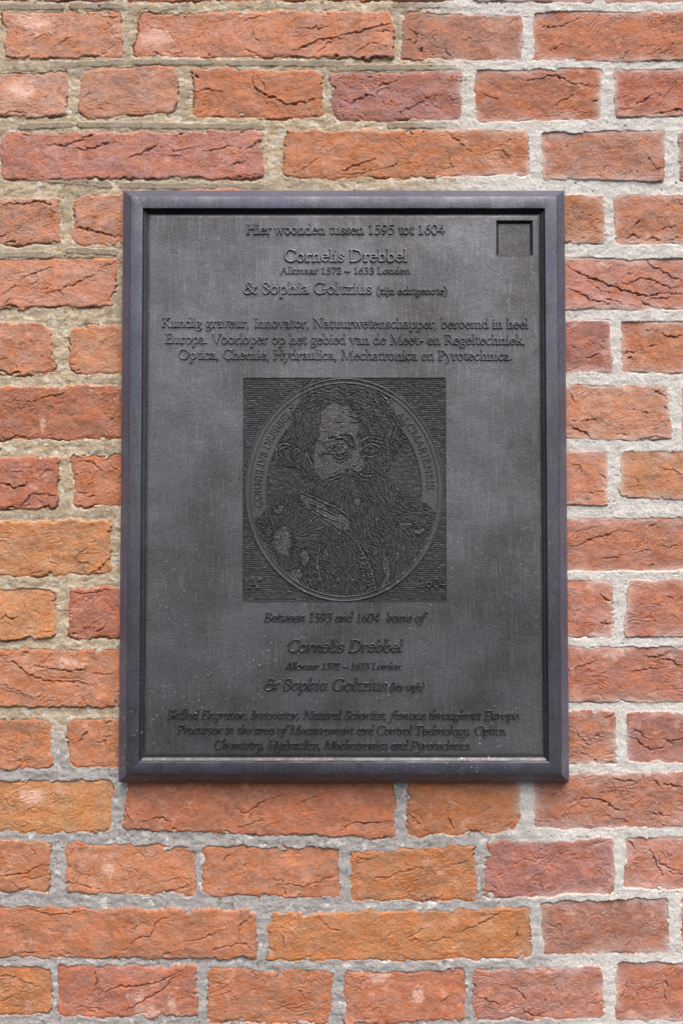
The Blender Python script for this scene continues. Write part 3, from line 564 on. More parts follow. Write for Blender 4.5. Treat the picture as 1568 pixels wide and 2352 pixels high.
def spl(*p, kind='n'):
    p = [np.array(q, float) for q in p]
    p = [2 * p[0] - p[1]] + p + [2 * p[-1] - p[-2]]
    out = []
    for i in range(1, len(p) - 2):
        for t in np.linspace(0, 1, 7)[:-1]:
            out.append(tuple(0.5 * (2 * p[i] + (p[i + 1] - p[i - 1]) * t + (2 * p[i - 1] - 5 * p[i] + 4 * p[i + 1] - p[i + 2]) * t * t
                                    + (3 * p[i] - p[i - 1] - 3 * p[i + 1] + p[i + 2]) * t ** 3)))
    out.append(tuple(p[-2]))
    return [(kind, out)]


def ln(x0, y0, x1, y1, kind='n'):
    return [(kind, [(x0, y0), (x1, y1)])]


def sf(x0, x1, y):
    return [('t', [(x0, y), (x1, y)])]


def hd(x, y):                                                        # flag serif at a stem's head
    return [('t', [(x - 0.075, y - 0.035), (x, y)])]


def dot(x, y, r=0.05):
    return [('d', [(x, y), (x, y)], r)]


def caps():
    g = {}
    def st(x, lo=0, hi=CH, k='s'): return ln(x, lo, x, hi, k)
    g['A'] = (.62, ln(.04, 0, .30, .67, 't') + ln(.30, .67, .56, 0, 's') + sf(.14, .46, .23) + sf(-.02, .12, 0) + sf(.46, .64, 0))
    g['B'] = (.55, st(.12) + spl((.12, CH), (.30, CH), (.41, .58), (.40, .44), (.29, .36), (.12, .36)) + spl((.27, .36), (.43, .31), (.48, .18), (.43, .05), (.28, .0), (.12, .0)) + sf(.03, .12, CH) + sf(.03, .12, 0))
    g['C'] = (.63, ell(.36, .33, .31, .345, 48, 312) + ln(.57, .50, .57, .66, 't'))
    g['D'] = (.71, st(.12) + spl((.05, CH), (.30, CH), (.53, .57), (.63, .35), (.56, .12), (.34, .0), (.05, .0)))
    g['E'] = (.54, st(.12) + sf(.03, .45, CH) + sf(.12, .38, .35) + sf(.03, .49, 0) + ln(.45, CH, .46, .54, 't') + ln(.49, 0, .51, .13, 't') + ln(.38, .29, .38, .41, 't'))
    g['G'] = (.70, ell(.36, .33, .31, .345, 50, 330) + ln(.57, .51, .57, .66, 't') + st(.59, .03, .28) + sf(.49, .69, .28))
    g['H'] = (.72, st(.13) + st(.59) + sf(.13, .59, .345) + sf(.04, .22, 0) + sf(.50, .68, 0) + sf(.04, .22, CH) + sf(.50, .68, CH))
    g['I'] = (.29, st(.145) + sf(.04, .25, 0) + sf(.04, .25, CH))
    g['K'] = (.64, st(.13) + ln(.15, .30, .48, .65, 't') + ln(.22, .40, .57, .01, 's') + sf(.04, .22, 0) + sf(.04, .22, CH) + sf(.40, .57, CH) + sf(.50, .68, 0))
    g['L'] = (.52, st(.12) + sf(.03, .21, CH) + sf(.03, .46, 0) + ln(.46, 0, .49, .14, 't'))
    g['M'] = (.85, ln(.10, 0, .16, CH, 't') + ln(.16, CH, .42, .02, 's') + ln(.42, .02, .69, CH, 't') + ln(.69, CH, .74, 0, 's') + sf(.02, .18, 0) + sf(.65, .83, 0) + sf(.07, .16, CH) + sf(.69, .79, CH))
    g['N'] = (.73, ln(.12, 0, .12, CH, 't') + ln(.11, CH, .60, .0, 's') + ln(.60, .0, .60, CH, 't') + sf(.03, .21, 0) + sf(.03, .12, CH) + sf(.51, .69, CH))
    g['O'] = (.74, ell(.37, .33, .31, .345))
    g['P'] = (.53, st(.12) + spl((.04, CH), (.30, CH), (.44, .57), (.44, .41), (.31, .31), (.13, .31)) + sf(.03, .24, 0))
    g['R'] = (.60, st(.12) + spl((.04, CH), (.30, CH), (.42, .58), (.42, .43), (.30, .34), (.13, .33)) + ln(.27, .33, .55, .01, 's') + sf(.03, .22, 0) + sf(.5, .62, 0))
    g['S'] = (.46, spl((.37, .50), (.34, .62), (.24, .675), (.12, .63), (.09, .51), (.17, .40), (.31, .30), (.40, .19), (.36, .05), (.22, -.015), (.10, .03), (.06, .17)))
    g['T'] = (.60, st(.30) + sf(.03, .57, CH) + ln(.03, CH, .02, .53, 't') + ln(.57, CH, .58, .53, 't') + sf(.20, .40, 0))
    g['V'] = (.62, ln(.06, CH, .31, .0, 's') + ln(.31, .0, .55, CH, 't') + sf(-.02, .15, CH) + sf(.46, .63, CH))
    g['&'] = (.76, spl((.63, .37), (.55, .18), (.40, .03), (.22, -.02), (.08, .07), (.08, .21), (.22, .34), (.36, .45), (.39, .59), (.30, .67), (.20, .60), (.22, .48), (.36, .28), (.52, .08), (.66, .0), (.73, .02)) + sf(.53, .73, .38))
    g['0'] = (.46, ell(.23, .31, .175, .325)); g['O'] = g['O']
    g['1'] = (.44, ln(.23, .0, .23, .63, 's') + ln(.11, .55, .23, .63, 't') + sf(.11, .35, 0))
    g['2'] = (.46, spl((.07, .47), (.12, .60), (.24, .64), (.36, .55), (.34, .40), (.22, .22), (.06, .03)) + ln(.06, .03, .41, .03, 's'))
    g['3'] = (.46, spl((.08, .55), (.20, .64), (.34, .57), (.33, .43), (.19, .35)) + spl((.19, .35), (.36, .29), (.38, .12), (.24, -.01), (.07, .04)))
    g['4'] = (.48, ln(.32, 0, .32, .63, 's') + ln(.32, .63, .04, .19, 't') + ln(.04, .19, .45, .19, 'n'))
    g['5'] = (.46, ln(.37, .62, .15, .62, 'n') + ln(.15, .62, .12, .35, 't') + spl((.12, .35), (.25, .40), (.38, .31), (.37, .12), (.22, -.01), (.06, .03)))
    g['6'] = (.47, spl((.37, .64), (.21, .54), (.10, .36), (.075, .18)) + ell(.24, .19, .165, .2))
    g['7'] = (.45, ln(.05, .62, .42, .62, 'n') + ln(.42, .62, .17, 0, 's') + ln(.05, .62, .05, .53, 't'))
    g['9'] = (.47, spl((.09, -.01), (.25, .09), (.36, .27), (.395, .45)) + ell(.23, .44, .165, .2))
    g['.'] = (.22, dot(.10, .035)); g[','] = (.22, dot(.10, .035) + spl((.12, .02), (.11, -.06), (.05, -.13), kind='t'))
    g['-'] = (.30, ln(.05, .20, .25, .22, 's')); g['–'] = (.52, ln(.03, .22, .49, .22, 's'))
    g['('] = (.30, spl((.26, .74), (.12, .52), (.09, .27), (.12, .03), (.26, -.20)))
    g[')'] = (.30, spl((.04, .74), (.18, .52), (.21, .27), (.18, .03), (.04, -.20)))
    g['°'] = (.26, ell(.13, .56, .075, .075, n=12)); g[' '] = (.24, [])
    return g


def lower_roman():
    g = {}
    def st(x, lo=0, hi=XH): return ln(x, lo, x, hi, 's')
    g['a'] = (.41, spl((.06, .32), (.13, .41), (.24, .40), (.28, .30), (.28, .06), (.33, .0), (.41, .04)) + spl((.28, .25), (.14, .20), (.06, .12), (.09, .01), (.18, .0), (.28, .08)))
    g['b'] = (.46, st(.10, .02, AH) + hd(.10, AH) + ell(.25, .205, .155, .21))
    g['c'] = (.39, ell(.22, .205, .165, .21, 48, 318))
    g['d'] = (.48, ell(.205, .205, .16, .21) + st(.37, 0, AH) + hd(.37, AH) + ln(.37, 0, .46, .02, 't'))
    g['e'] = (.41, sf(.06, .36, .25) + ell(.215, .205, .165, .21, 14, 320))
    g['f'] = (.30, spl((.36, .64), (.29, .71), (.19, .67), (.15, .53), (.15, .0)) + sf(.04, .30, XH - .02) + sf(.05, .26, 0))
    g['g'] = (.43, ell(.19, .275, .13, .14) + spl((.12, .16), (.07, .10), (.13, .04), (.30, .02), (.39, -.07), (.31, -.20), (.16, -.23), (.05, -.16), (.09, -.05), (.17, .02)) + ln(.29, .36, .41, .39, 'n'))
    g['h'] = (.49, st(.11, 0, AH) + hd(.11, AH) + sf(.03, .20, 0) + spl((.11, .28), (.20, .39), (.30, .41), (.37, .30), (.37, .0), kind='n') + sf(.29, .46, 0))
    g['i'] = (.23, st(.115) + hd(.115, XH) + sf(.03, .20, 0) + dot(.11, .61))
    g['j'] = (.22, spl((.115, XH), (.115, -.08), (.07, -.19), (-.03, -.24)) + hd(.115, XH) + dot(.11, .61))
    g['k'] = (.46, st(.11, 0, AH) + hd(.11, AH) + sf(.03, .20, 0) + ln(.13, .19, .33, .41, 't') + ln(.19, .26, .40, .01, 's') + sf(.27, .41, .41) + sf(.34, .48, 0))
    g['l'] = (.23, st(.115, 0, AH) + hd(.115, AH) + sf(.03, .20, 0))
    g['m'] = (.76, st(.11) + hd(.11, XH) + sf(.03, .19, 0) + spl((.11, .28), (.20, .39), (.30, .41), (.37, .30), (.37, .0)) + sf(.30, .45, 0) + spl((.37, .28), (.46, .39), (.56, .41), (.63, .30), (.63, .0)) + sf(.56, .72, 0))
    g['n'] = (.49, st(.11) + hd(.11, XH) + sf(.03, .20, 0) + spl((.11, .28), (.20, .39), (.30, .41), (.37, .30), (.37, .0)) + sf(.29, .46, 0))
    g['o'] = (.45, ell(.225, .205, .17, .21))
    g['p'] = (.48, st(.11, DH, XH) + hd(.11, XH) + sf(.03, .20, DH) + ell(.27, .205, .155, .21))
    g['r'] = (.34, st(.11) + hd(.11, XH) + sf(.03, .21, 0) + spl((.11, .28), (.18, .38), (.26, .41), (.32, .37)))
    g['s'] = (.34, spl((.27, .31), (.25, .39), (.17, .42), (.09, .37), (.09, .28), (.17, .215), (.26, .15), (.28, .06), (.18, -.005), (.08, .02), (.05, .11)))
    g['t'] = (.30, spl((.14, .53), (.135, .12), (.18, .0), (.29, .04)) + sf(.03, .27, XH))
    g['u'] = (.49, spl((.11, XH), (.11, .12), (.16, .01), (.25, .01), (.36, .11)) + st(.36) + hd(.11, XH) + hd(.36, XH) + ln(.36, 0, .45, .02, 't'))
    g['v'] = (.42, ln(.05, XH, .21, .0, 's') + ln(.21, .0, .37, XH, 't') + sf(-.02, .12, XH) + sf(.29, .44, XH))
    g['w'] = (.63, ln(.05, XH, .18, .0, 's') + ln(.18, .0, .31, XH, 't') + ln(.31, XH, .45, .0, 's') + ln(.45, .0, .58, XH, 't') + sf(-.02, .12, XH) + sf(.24, .36, XH) + sf(.50, .65, XH))
    g['y'] = (.42, ln(.05, XH, .21, .0, 's') + spl((.38, XH), (.21, .0), (.13, -.18), (.02, -.24)) + sf(-.02, .12, XH) + sf(.30, .44, XH))
    g['z'] = (.38, ln(.05, .40, .34, .40, 'n') + ln(.34, .40, .05, .02, 't') + ln(.05, .02, .36, .02, 'n'))
    return g


def lower_italic():
    g = lower_roman()
    def st(x, lo=0, hi=XH): return ln(x, lo, x, hi, 's')
    def ex(x): return spl((x, .06), (x + .035, .0), (x + .10, .05), kind='t')
    g['a'] = (.44, ell(.20, .205, .14, .21) + st(.34, .03, XH) + ex(.34))
    g['d'] = (.45, ell(.20, .205, .14, .21) + st(.34, .03, AH) + hd(.34, AH) + ex(.34))
    g['b'] = (.42, st(.09, .06, AH) + hd(.09, AH) + spl((.09, .06), (.17, .0), (.30, .05), (.35, .22), (.31, .38), (.22, .41), (.10, .28)))
    g['h'] = (.44, st(.09, 0, AH) + hd(.09, AH) + spl((.09, .25), (.19, .39), (.30, .40), (.34, .24), (.28, .06), (.20, .0)))
    g['f'] = (.28, spl((.40, .64), (.32, .71), (.22, .66), (.16, .42), (.12, .0), (.05, -.2), (-.06, -.24)) + sf(.03, .29, XH - .02))
    g['i'] = (.22, st(.10) + hd(.10, XH) + ex(.10) + dot(.11, .61))
    g['l'] = (.22, st(.10, 0, AH) + hd(.10, AH) + ex(.10))
    g['k'] = (.42, st(.09, 0, AH) + hd(.09, AH) + spl((.10, .22), (.22, .40), (.32, .36), (.26, .24), (.11, .21)) + spl((.2, .23), (.28, .04), (.42, .04)))
    g['m'] = (.70, st(.09) + hd(.09, XH) + spl((.09, .22), (.19, .39), (.28, .40), (.32, .28), (.32, .0)) + spl((.32, .22), (.42, .39), (.51, .40), (.55, .28), (.55, .05)) + ex(.55))
    g['n'] = (.46, st(.09) + hd(.09, XH) + spl((.09, .22), (.19, .39), (.28, .40), (.33, .28), (.32, .05)) + ex(.32))
    g['r'] = (.33, st(.09) + hd(.09, XH) + spl((.09, .22), (.18, .38), (.25, .41), (.30, .37)))
    g['u'] = (.46, spl((.09, XH), (.09, .12), (.14, .01), (.22, .01), (.33, .15)) + st(.33) + hd(.09, XH) + ex(.33))
    g['v'] = (.40, spl((.03, .36), (.09, .41), (.13, .28), (.16, .02)) + spl((.16, .02), (.28, .12), (.35, .30), (.31, .42)))
    g['w'] = (.60, spl((.03, .36), (.09, .41), (.13, .28), (.16, .02)) + spl((.16, .02), (.26, .14), (.32, .40)) + spl((.32, .40), (.35, .02)) + spl((.35, .02), (.48, .12), (.55, .30), (.51, .42)))
    g['y'] = (.42, spl((.04, .38), (.09, .41), (.12, .14), (.19, .01), (.32, .12)) + spl((.34, XH), (.32, .0), (.24, -.18), (.05, -.23)))
    g['p'] = (.44, st(.09, DH, XH) + hd(.09, XH) + sf(.02, .17, DH) + ell(.25, .205, .14, .21))
    g['g'] = (.42, ell(.20, .28, .125, .135) + spl((.13, .16), (.09, .09), (.22, .03), (.34, -.06), (.28, -.19), (.14, -.23), (.03, -.15), (.10, -.04), (.2, .03)) + ln(.29, .37, .40, .40, 'n'))
    g['&'] = (.80, spl((.44, .56), (.36, .66), (.22, .65), (.16, .52), (.24, .40), (.36, .37)) + spl((.34, .37), (.14, .33), (.07, .16), (.16, .01), (.34, -.01), (.52, .10), (.60, .30)) + spl((.46, .33), (.60, .38), (.78, .40)) + spl((.60, .30), (.60, .12), (.70, .08)))
    return g


CAPS = caps()
ROMAN = {**CAPS, **lower_roman()}
ITALIC = {**CAPS, **lower_italic()}


def strokes_of(ch, font, weight, italic):
    """capsules (x0, y0, r0, x1, y1, r1) in em for one letter"""
    hair, stem = 0.030 + 0.010 * weight, 0.046 + 0.015 * weight
    out = []
    for s in font[ch][1]:
        pts = s[1]
        for (xa, ya), (xb, yb) in zip(pts[:-1], pts[1:]):
            if s[0] == 'd':
                ra = s[2]
            elif s[0] == 't':
                ra = hair
            elif s[0] == 's':
                ra = stem
            else:
                th = math.atan2(yb - ya, xb - xa)
                ra = hair + (stem - hair) * abs(math.sin(th - math.radians(20)))
            out.append((xa, ya, ra, xb, yb, ra))
    if italic:
        out = [(a + 0.22 * b, b, r, c + 0.22 * e, e, q) for a, b, r, c, e, q in out]
    return out


def advance(text, font, track=0.0):
    return sum(font[c][0] + track for c in text)


def raster(segs, x0, z0, nx, nz, res, far=2.0):
    """distance (mm, negative inside) to a set of capsules in mm on a local grid"""
    d = np.full((nz, nx), far, F)
    for ax, az, ar, bx, bz, br in segs:
        m = max(ar, br) + far
        i0 = max(0, int((min(ax, bx) - m - x0) / res)); i1 = min(nx, int((max(ax, bx) + m - x0) / res) + 2)
        j0 = max(0, int((min(az, bz) - m - z0) / res)); j1 = min(nz, int((max(az, bz) + m - z0) / res) + 2)
        if i1 <= i0 or j1 <= j0:
            continue
        gx = (x0 + res * np.arange(i0, i1))[None, :]
        gz = (z0 + res * np.arange(j0, j1))[:, None]
        dx, dz = bx - ax, bz - az
        l2 = dx * dx + dz * dz
        t = np.clip(((gx - ax) * dx + (gz - az) * dz) / l2, 0, 1) if l2 > 1e-9 else np.zeros((j1 - j0, i1 - i0))
        dd = np.hypot(gx - ax - t * dx, gz - az - t * dz) - (ar + (br - ar) * t)
        d[j0:j1, i0:i1] = np.minimum(d[j0:j1, i0:i1], dd)
    return d


def raised(name, segs, depth, height, material, parent, res=0.22, seed=0, soft=0.42, label=None):
    """cast lettering: a domed, slightly worn ridge over every stroke, its foot sunk just under the plate"""
    s = np.array(segs)
    x0, x1 = min(s[:, 0].min(), s[:, 3].min()) - 2, max(s[:, 0].max(), s[:, 3].max()) + 2
    z0, z1 = min(s[:, 1].min(), s[:, 4].min()) - 2, max(s[:, 1].max(), s[:, 4].max()) + 2
    nx, nz = int((x1 - x0) / res) + 1, int((z1 - z0) / res) + 1
    d = raster(segs, x0, z0, nx, nz, res)
    X, Z = np.meshgrid((x0 + res * np.arange(nx)).astype(F), (z0 + res * np.arange(nz)).astype(F))
    d = d + 0.05 * perlin(X / 1.6, Z / 1.6, 200 + seed)
    h = -0.30 + (height + 0.30) * smooth(0.32, -soft, d)
    h = h + np.where(h > 0, 0.10 * perlin(X / 2.3, Z / 2.3, 230 + seed), 0)
    k = np.maximum.reduce([h[:-1, :-1], h[:-1, 1:], h[1:, 1:], h[1:, :-1]]) > -0.22
    v = np.stack([X, -(depth * 1000 + h), Z], -1).reshape(-1, 3) / 1000.0
    v, q = compact(v, grid_quads(nz, nx, k))
    o = build(name, v, q, material, parent)
    if label:
        o['label'] = label
    return o


# ------------------------------------------------------------------ the bronze plaque
D_BACK, D_EDGE, D_FRONT, D_PANEL, D_RECESS = 0.0035, 0.0095, 0.0195, 0.0148, 0.0120


def rect_at(x0, y0, x1, y1, depth):
    """axis-aligned rectangle (mm) that best fits two picture corners each side"""
    ax, az = at([x0[0], x0[1], x1[0], x1[1]], [y0[0], y1[0], y0[1], y1[1]], depth)
    return (ax[0] + ax[1]) / 2, (az[1] + az[3]) / 2, (ax[2] + ax[3]) / 2, (az[0] + az[2]) / 2


OUT = rect_at((284, 271.5), (437, 437), (1297, 1305), (1797, 1797), D_EDGE)


def ring_loop(off, y):
    x0, z0, x1, z1 = OUT
    return [(x0 + off, y, z0 + off), (x1 - off, y, z0 + off), (x1 - off, y, z1 - off), (x0 + off, y, z1 - off)]


def make_plaque():
    x0, z0, x1, z1 = OUT
    base = thing('memorial_plaque', ((x0 + x1) / 2000, -D_BACK, z0 / 1000),
                 'dark bronze plaque with raised lettering and oval portrait fixed to the brick wall', 'plaque')
    # --- frame: a mitred moulding, one ring section swept round the four sides
    prof = [(0.0, D_BACK), (0.0, D_EDGE - .0008), (0.25, D_EDGE - .0001), (1.0, D_EDGE + .0009), (8.0, D_FRONT - .0012), (8.9, D_FRONT - .0002), (9.9, D_FRONT),
            (18.2, D_FRONT), (18.7, D_FRONT - .0001), (19.1, D_FRONT - .0006), (19.6, D_FRONT - .0026), (21.6, D_PANEL + .0004), (22.1, D_PANEL - .0009), (23.6, D_PANEL - .0012)]
    NS = 140
    vs, qs = [], []
    per = 4 * NS
    for off, dep in prof:
        c = ring_loop(off, -dep * 1000)
        for s in range(4):
            a, b = np.array(c[s]), np.array(c[(s + 1) % 4])
            for k in range(NS):
                vs.append(a + (b - a) * k / NS)
    vs = np.array(vs)
    wob = fbm(vs[:, 0] / 40 + vs[:, 1], vs[:, 2] / 40, 120, 2)
    fine = perlin(vs[:, 0] / 7, vs[:, 2] / 7 + vs[:, 1], 121)
    ok = np.repeat(np.array([0, 1, 1, 1, 1, 1, 1, 1, 1, 1, 1, 0, 0, 0]), per)
    vs[:, 1] -= ok * (0.16 * wob + 0.06 * fine)
    vs[:, 0] += ok * 0.10 * perlin(vs[:, 2] / 18, vs[:, 1], 122)
    vs[:, 2] += ok * 0.10 * perlin(vs[:, 0] / 18, vs[:, 1], 123)
    for p in range(len(prof) - 1):
        for k in range(per):
            k2 = (k + 1) % per
            qs.append((p * per + k, p * per + k2, (p + 1) * per + k2, (p + 1) * per + k))
    qs = np.array(qs)
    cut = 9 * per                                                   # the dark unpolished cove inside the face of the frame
    rim = 4 * per
    fv, fq = compact(vs / 1000, qs[rim:cut])
    fr = build('frame', fv, fq, MAT_FRAME, base)
    bv, bq = compact(vs / 1000, qs[:rim])
    bev = build('outer_bevel', bv, bq, MAT_BEVEL, fr)
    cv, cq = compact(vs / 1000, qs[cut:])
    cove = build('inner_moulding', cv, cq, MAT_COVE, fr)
    for o in (fr, bev, cove):
        o.data.set_sharp_from_angle(angle=math.radians(24))
    # --- sunk panel, with openings for the blank square and the portrait
    sq = rect_at((1139, 1139), (506, 506), (1223, 1223), (588, 588), D_PANEL)
    po = rect_at((559, 556), (867, 867), (1022, 1027), (1381, 1381), D_PANEL)
    px0, pz0, px1, pz1 = x0 + 22.4, z0 + 22.4, x1 - 22.4, z1 - 22.4
    xs = np.unique(np.concatenate([np.arange(px0, px1, 1.3), [px1, sq[0], sq[2], po[0], po[2]]]))
    zs = np.unique(np.concatenate([np.arange(pz0, pz1, 1.3), [pz1, sq[1], sq[3], po[1], po[3]]]))
    X, Z = np.meshgrid(xs, zs)
    H = 0.16 * fbm(X / 30, Z / 30, 130, 2) + 0.05 * perlin(X / 4, Z / 4, 131)
    lip = np.minimum.reduce([X - px0, px1 - X, Z - pz0, pz1 - Z])
    H = H - 0.7 * np.exp(-(lip / 0.9) ** 2)
    xm, zm = (xs[:-1] + xs[1:]) / 2, (zs[:-1] + zs[1:]) / 2
    XM, ZM = np.meshgrid(xm, zm)
    hole = ((XM > sq[0]) & (XM < sq[2]) & (ZM > sq[1]) & (ZM < sq[3])) | ((XM > po[0]) & (XM < po[2]) & (ZM > po[1]) & (ZM < po[3]))
    v = np.stack([X, -(D_PANEL * 1000 + H), Z], -1).reshape(-1, 3) / 1000
    v, q = compact(v, grid_quads(len(zs), len(xs), ~hole))
    panel = build('panel', v, q, MAT_PANEL, base)
    # --- blank sunk square
    n = 30
    loops = [(-0.05, D_PANEL + .0002), (0.35, D_PANEL - .0001), (0.9, D_PANEL - .0010), (1.6, D_RECESS + .0006), (2.3, D_RECESS)]
    vs, qs = [], []
    for off, dep in loops:
        c = [(sq[0] + off, -dep * 1e3, sq[1] + off), (sq[2] - off, -dep * 1e3, sq[1] + off), (sq[2] - off, -dep * 1e3, sq[3] - off), (sq[0] + off, -dep * 1e3, sq[3] - off)]
        for s in range(4):
            a, b = np.array(c[s]), np.array(c[(s + 1) % 4])
            vs += [a + (b - a) * k / n for k in range(n)]
    per = 4 * n
    for p in range(4):
        qs += [(p * per + k, p * per + (k + 1) % per, (p + 1) * per + (k + 1) % per, (p + 1) * per + k) for k in range(per)]
    nb = len(vs)
    gx, gz = np.meshgrid(np.linspace(sq[0] + 2.25, sq[2] - 2.25, 26), np.linspace(sq[1] + 2.25, sq[3] - 2.25, 26))
    gh = 0.12 * perlin(gx / 9, gz / 9, 140)
    fv = np.stack([gx, -(D_RECESS * 1e3 + gh), gz], -1).reshape(-1, 3)
    vs = np.vstack([np.array(vs), fv]) / 1000
    qs = np.vstack([np.array(qs), grid_quads(26, 26) + nb])
    build('blank_recess', vs, qs, MAT_HOLLOW_AND_SHADED, panel)
    # --- lettering
    # text, baseline left/right, x start, x end, cap height, weight, italic
    LINES = [
        ('Hier woonden tussen 1595 tot 1604', 538, 538, 566, 1020, 22, 0.6, 0),
        ('Cornelis Drebbel', 601, 601, 653, 934, 26.5, 1.5, 0),
        ('Alkmaar 1572 – 1633 Londen', 629, 629, 645, 940, 15, 0.6, 0),
        ('& Sophia Goltzius', 674.5, 675, 559, 853, 25, 0.7, 0),
        ('(zijn echtgenote)', 675.5, 676, 864, 1026, 16.5, 0.8, 0),
        ('Kundig graveur, Innovator, Natuurwetenschapper, beroemd in heel', 751.5, 754, 373, 1212, 21.5, 0.4, 0),
        ('Europa. Voorloper op het gebied van de Meet- en Regeltechniek,', 788.5, 791, 380, 1205, 21.5, 0.4, 0),
        ('Optica, Chemie, Hydraulica, Mechatronica en Pyrotechnica.', 824.5, 827, 411, 1176, 21.5, 0.4, 0),
        ('Between 1595 and 1604  home of', 1426.5, 1427, 607, 972, 20, 0.6, 1),
        ('Cornelis Drebbel', 1495.5, 1496, 659, 921, 26, 1.3, 1),
        ('Alkmaar 1572 – 1633 London', 1536, 1536, 656, 919, 14.5, 0.7, 1),
        ('& Sophia Goltzius', 1583.5, 1584, 606, 886, 25, 0.8, 1),
        ('(his wife)', 1584, 1584, 894, 972, 15.5, 0.9, 1),
        ('Skilled Engraver, Innovator, Natural Scientist, famous throughout Europe.', 1649, 1651, 384, 1194, 19, 0.6, 1),
        ('Precursor in the area of Measurement and Control Technology, Optics,', 1683, 1686, 408, 1162, 19, 0.6, 1),
        ('Chemistry, Hydraulics, Mechatronics and Pyrotechnics.', 1718, 1720, 492, 1083, 19, 0.6, 1),
    ]
    for i, (txt, b0, b1, xa, xb, cap, wt, it) in enumerate(LINES):
        wt += 0.3 * it
        font = ITALIC if it else ROMAN
        em = cap / CH
        (mxa, mxb), (mza, mzb) = at([xa, xb], [b0, b1], D_PANEL)
        mm = (at(xa + 1, b0, D_PANEL)[0] - mxa) * em                  # mm per em
        total = advance(txt, font) - 0.06
        sx = (mxb - mxa) / (total * mm)                               # set width
        pen, segs = -0.02, []
        for ch in txt:
            jx, jz = rng.normal(0, 0.004, 2)
            for (a, b, r, c, e, q2) in strokes_of(ch, font, wt, it):
                X0, X1 = mxa + (pen + a + jx) * mm * sx, mxa + (pen + c + jx) * mm * sx
                zb0 = mza + (mzb - mza) * (X0 - mxa) / (mxb - mxa)
                segs.append((X0, zb0 + (b + jz) * mm, r * mm, X1, zb0 + (e + jz) * mm, q2 * mm))
            pen += font[ch][0]
        kind = 'slanting' if it else 'upright'
        raised('inscription_line', segs, D_PANEL, 1.6, MAT_HOLLOW_AND_SHADED if it else MAT_LETTER, base, seed=i)  # italic lines take a darker bronze: their shading is put into the colour
    make_portrait(po, base)


# ------------------------------------------------------------------ the engraved portrait
def inside_poly(X, Y, pts):
    r = np.zeros(X.shape, bool)
    n = len(pts)
    for i in range(n):
        (xa, ya), (xb, yb) = pts[i], pts[(i + 1) % n]
        if ya == yb:
            continue
        c = (ya > Y) != (yb > Y)
        r ^= c & (X < (xb - xa) * (Y - ya) / (yb - ya) + xa)
    return r


def curve(pts):
    return spl(*pts)[0][1]


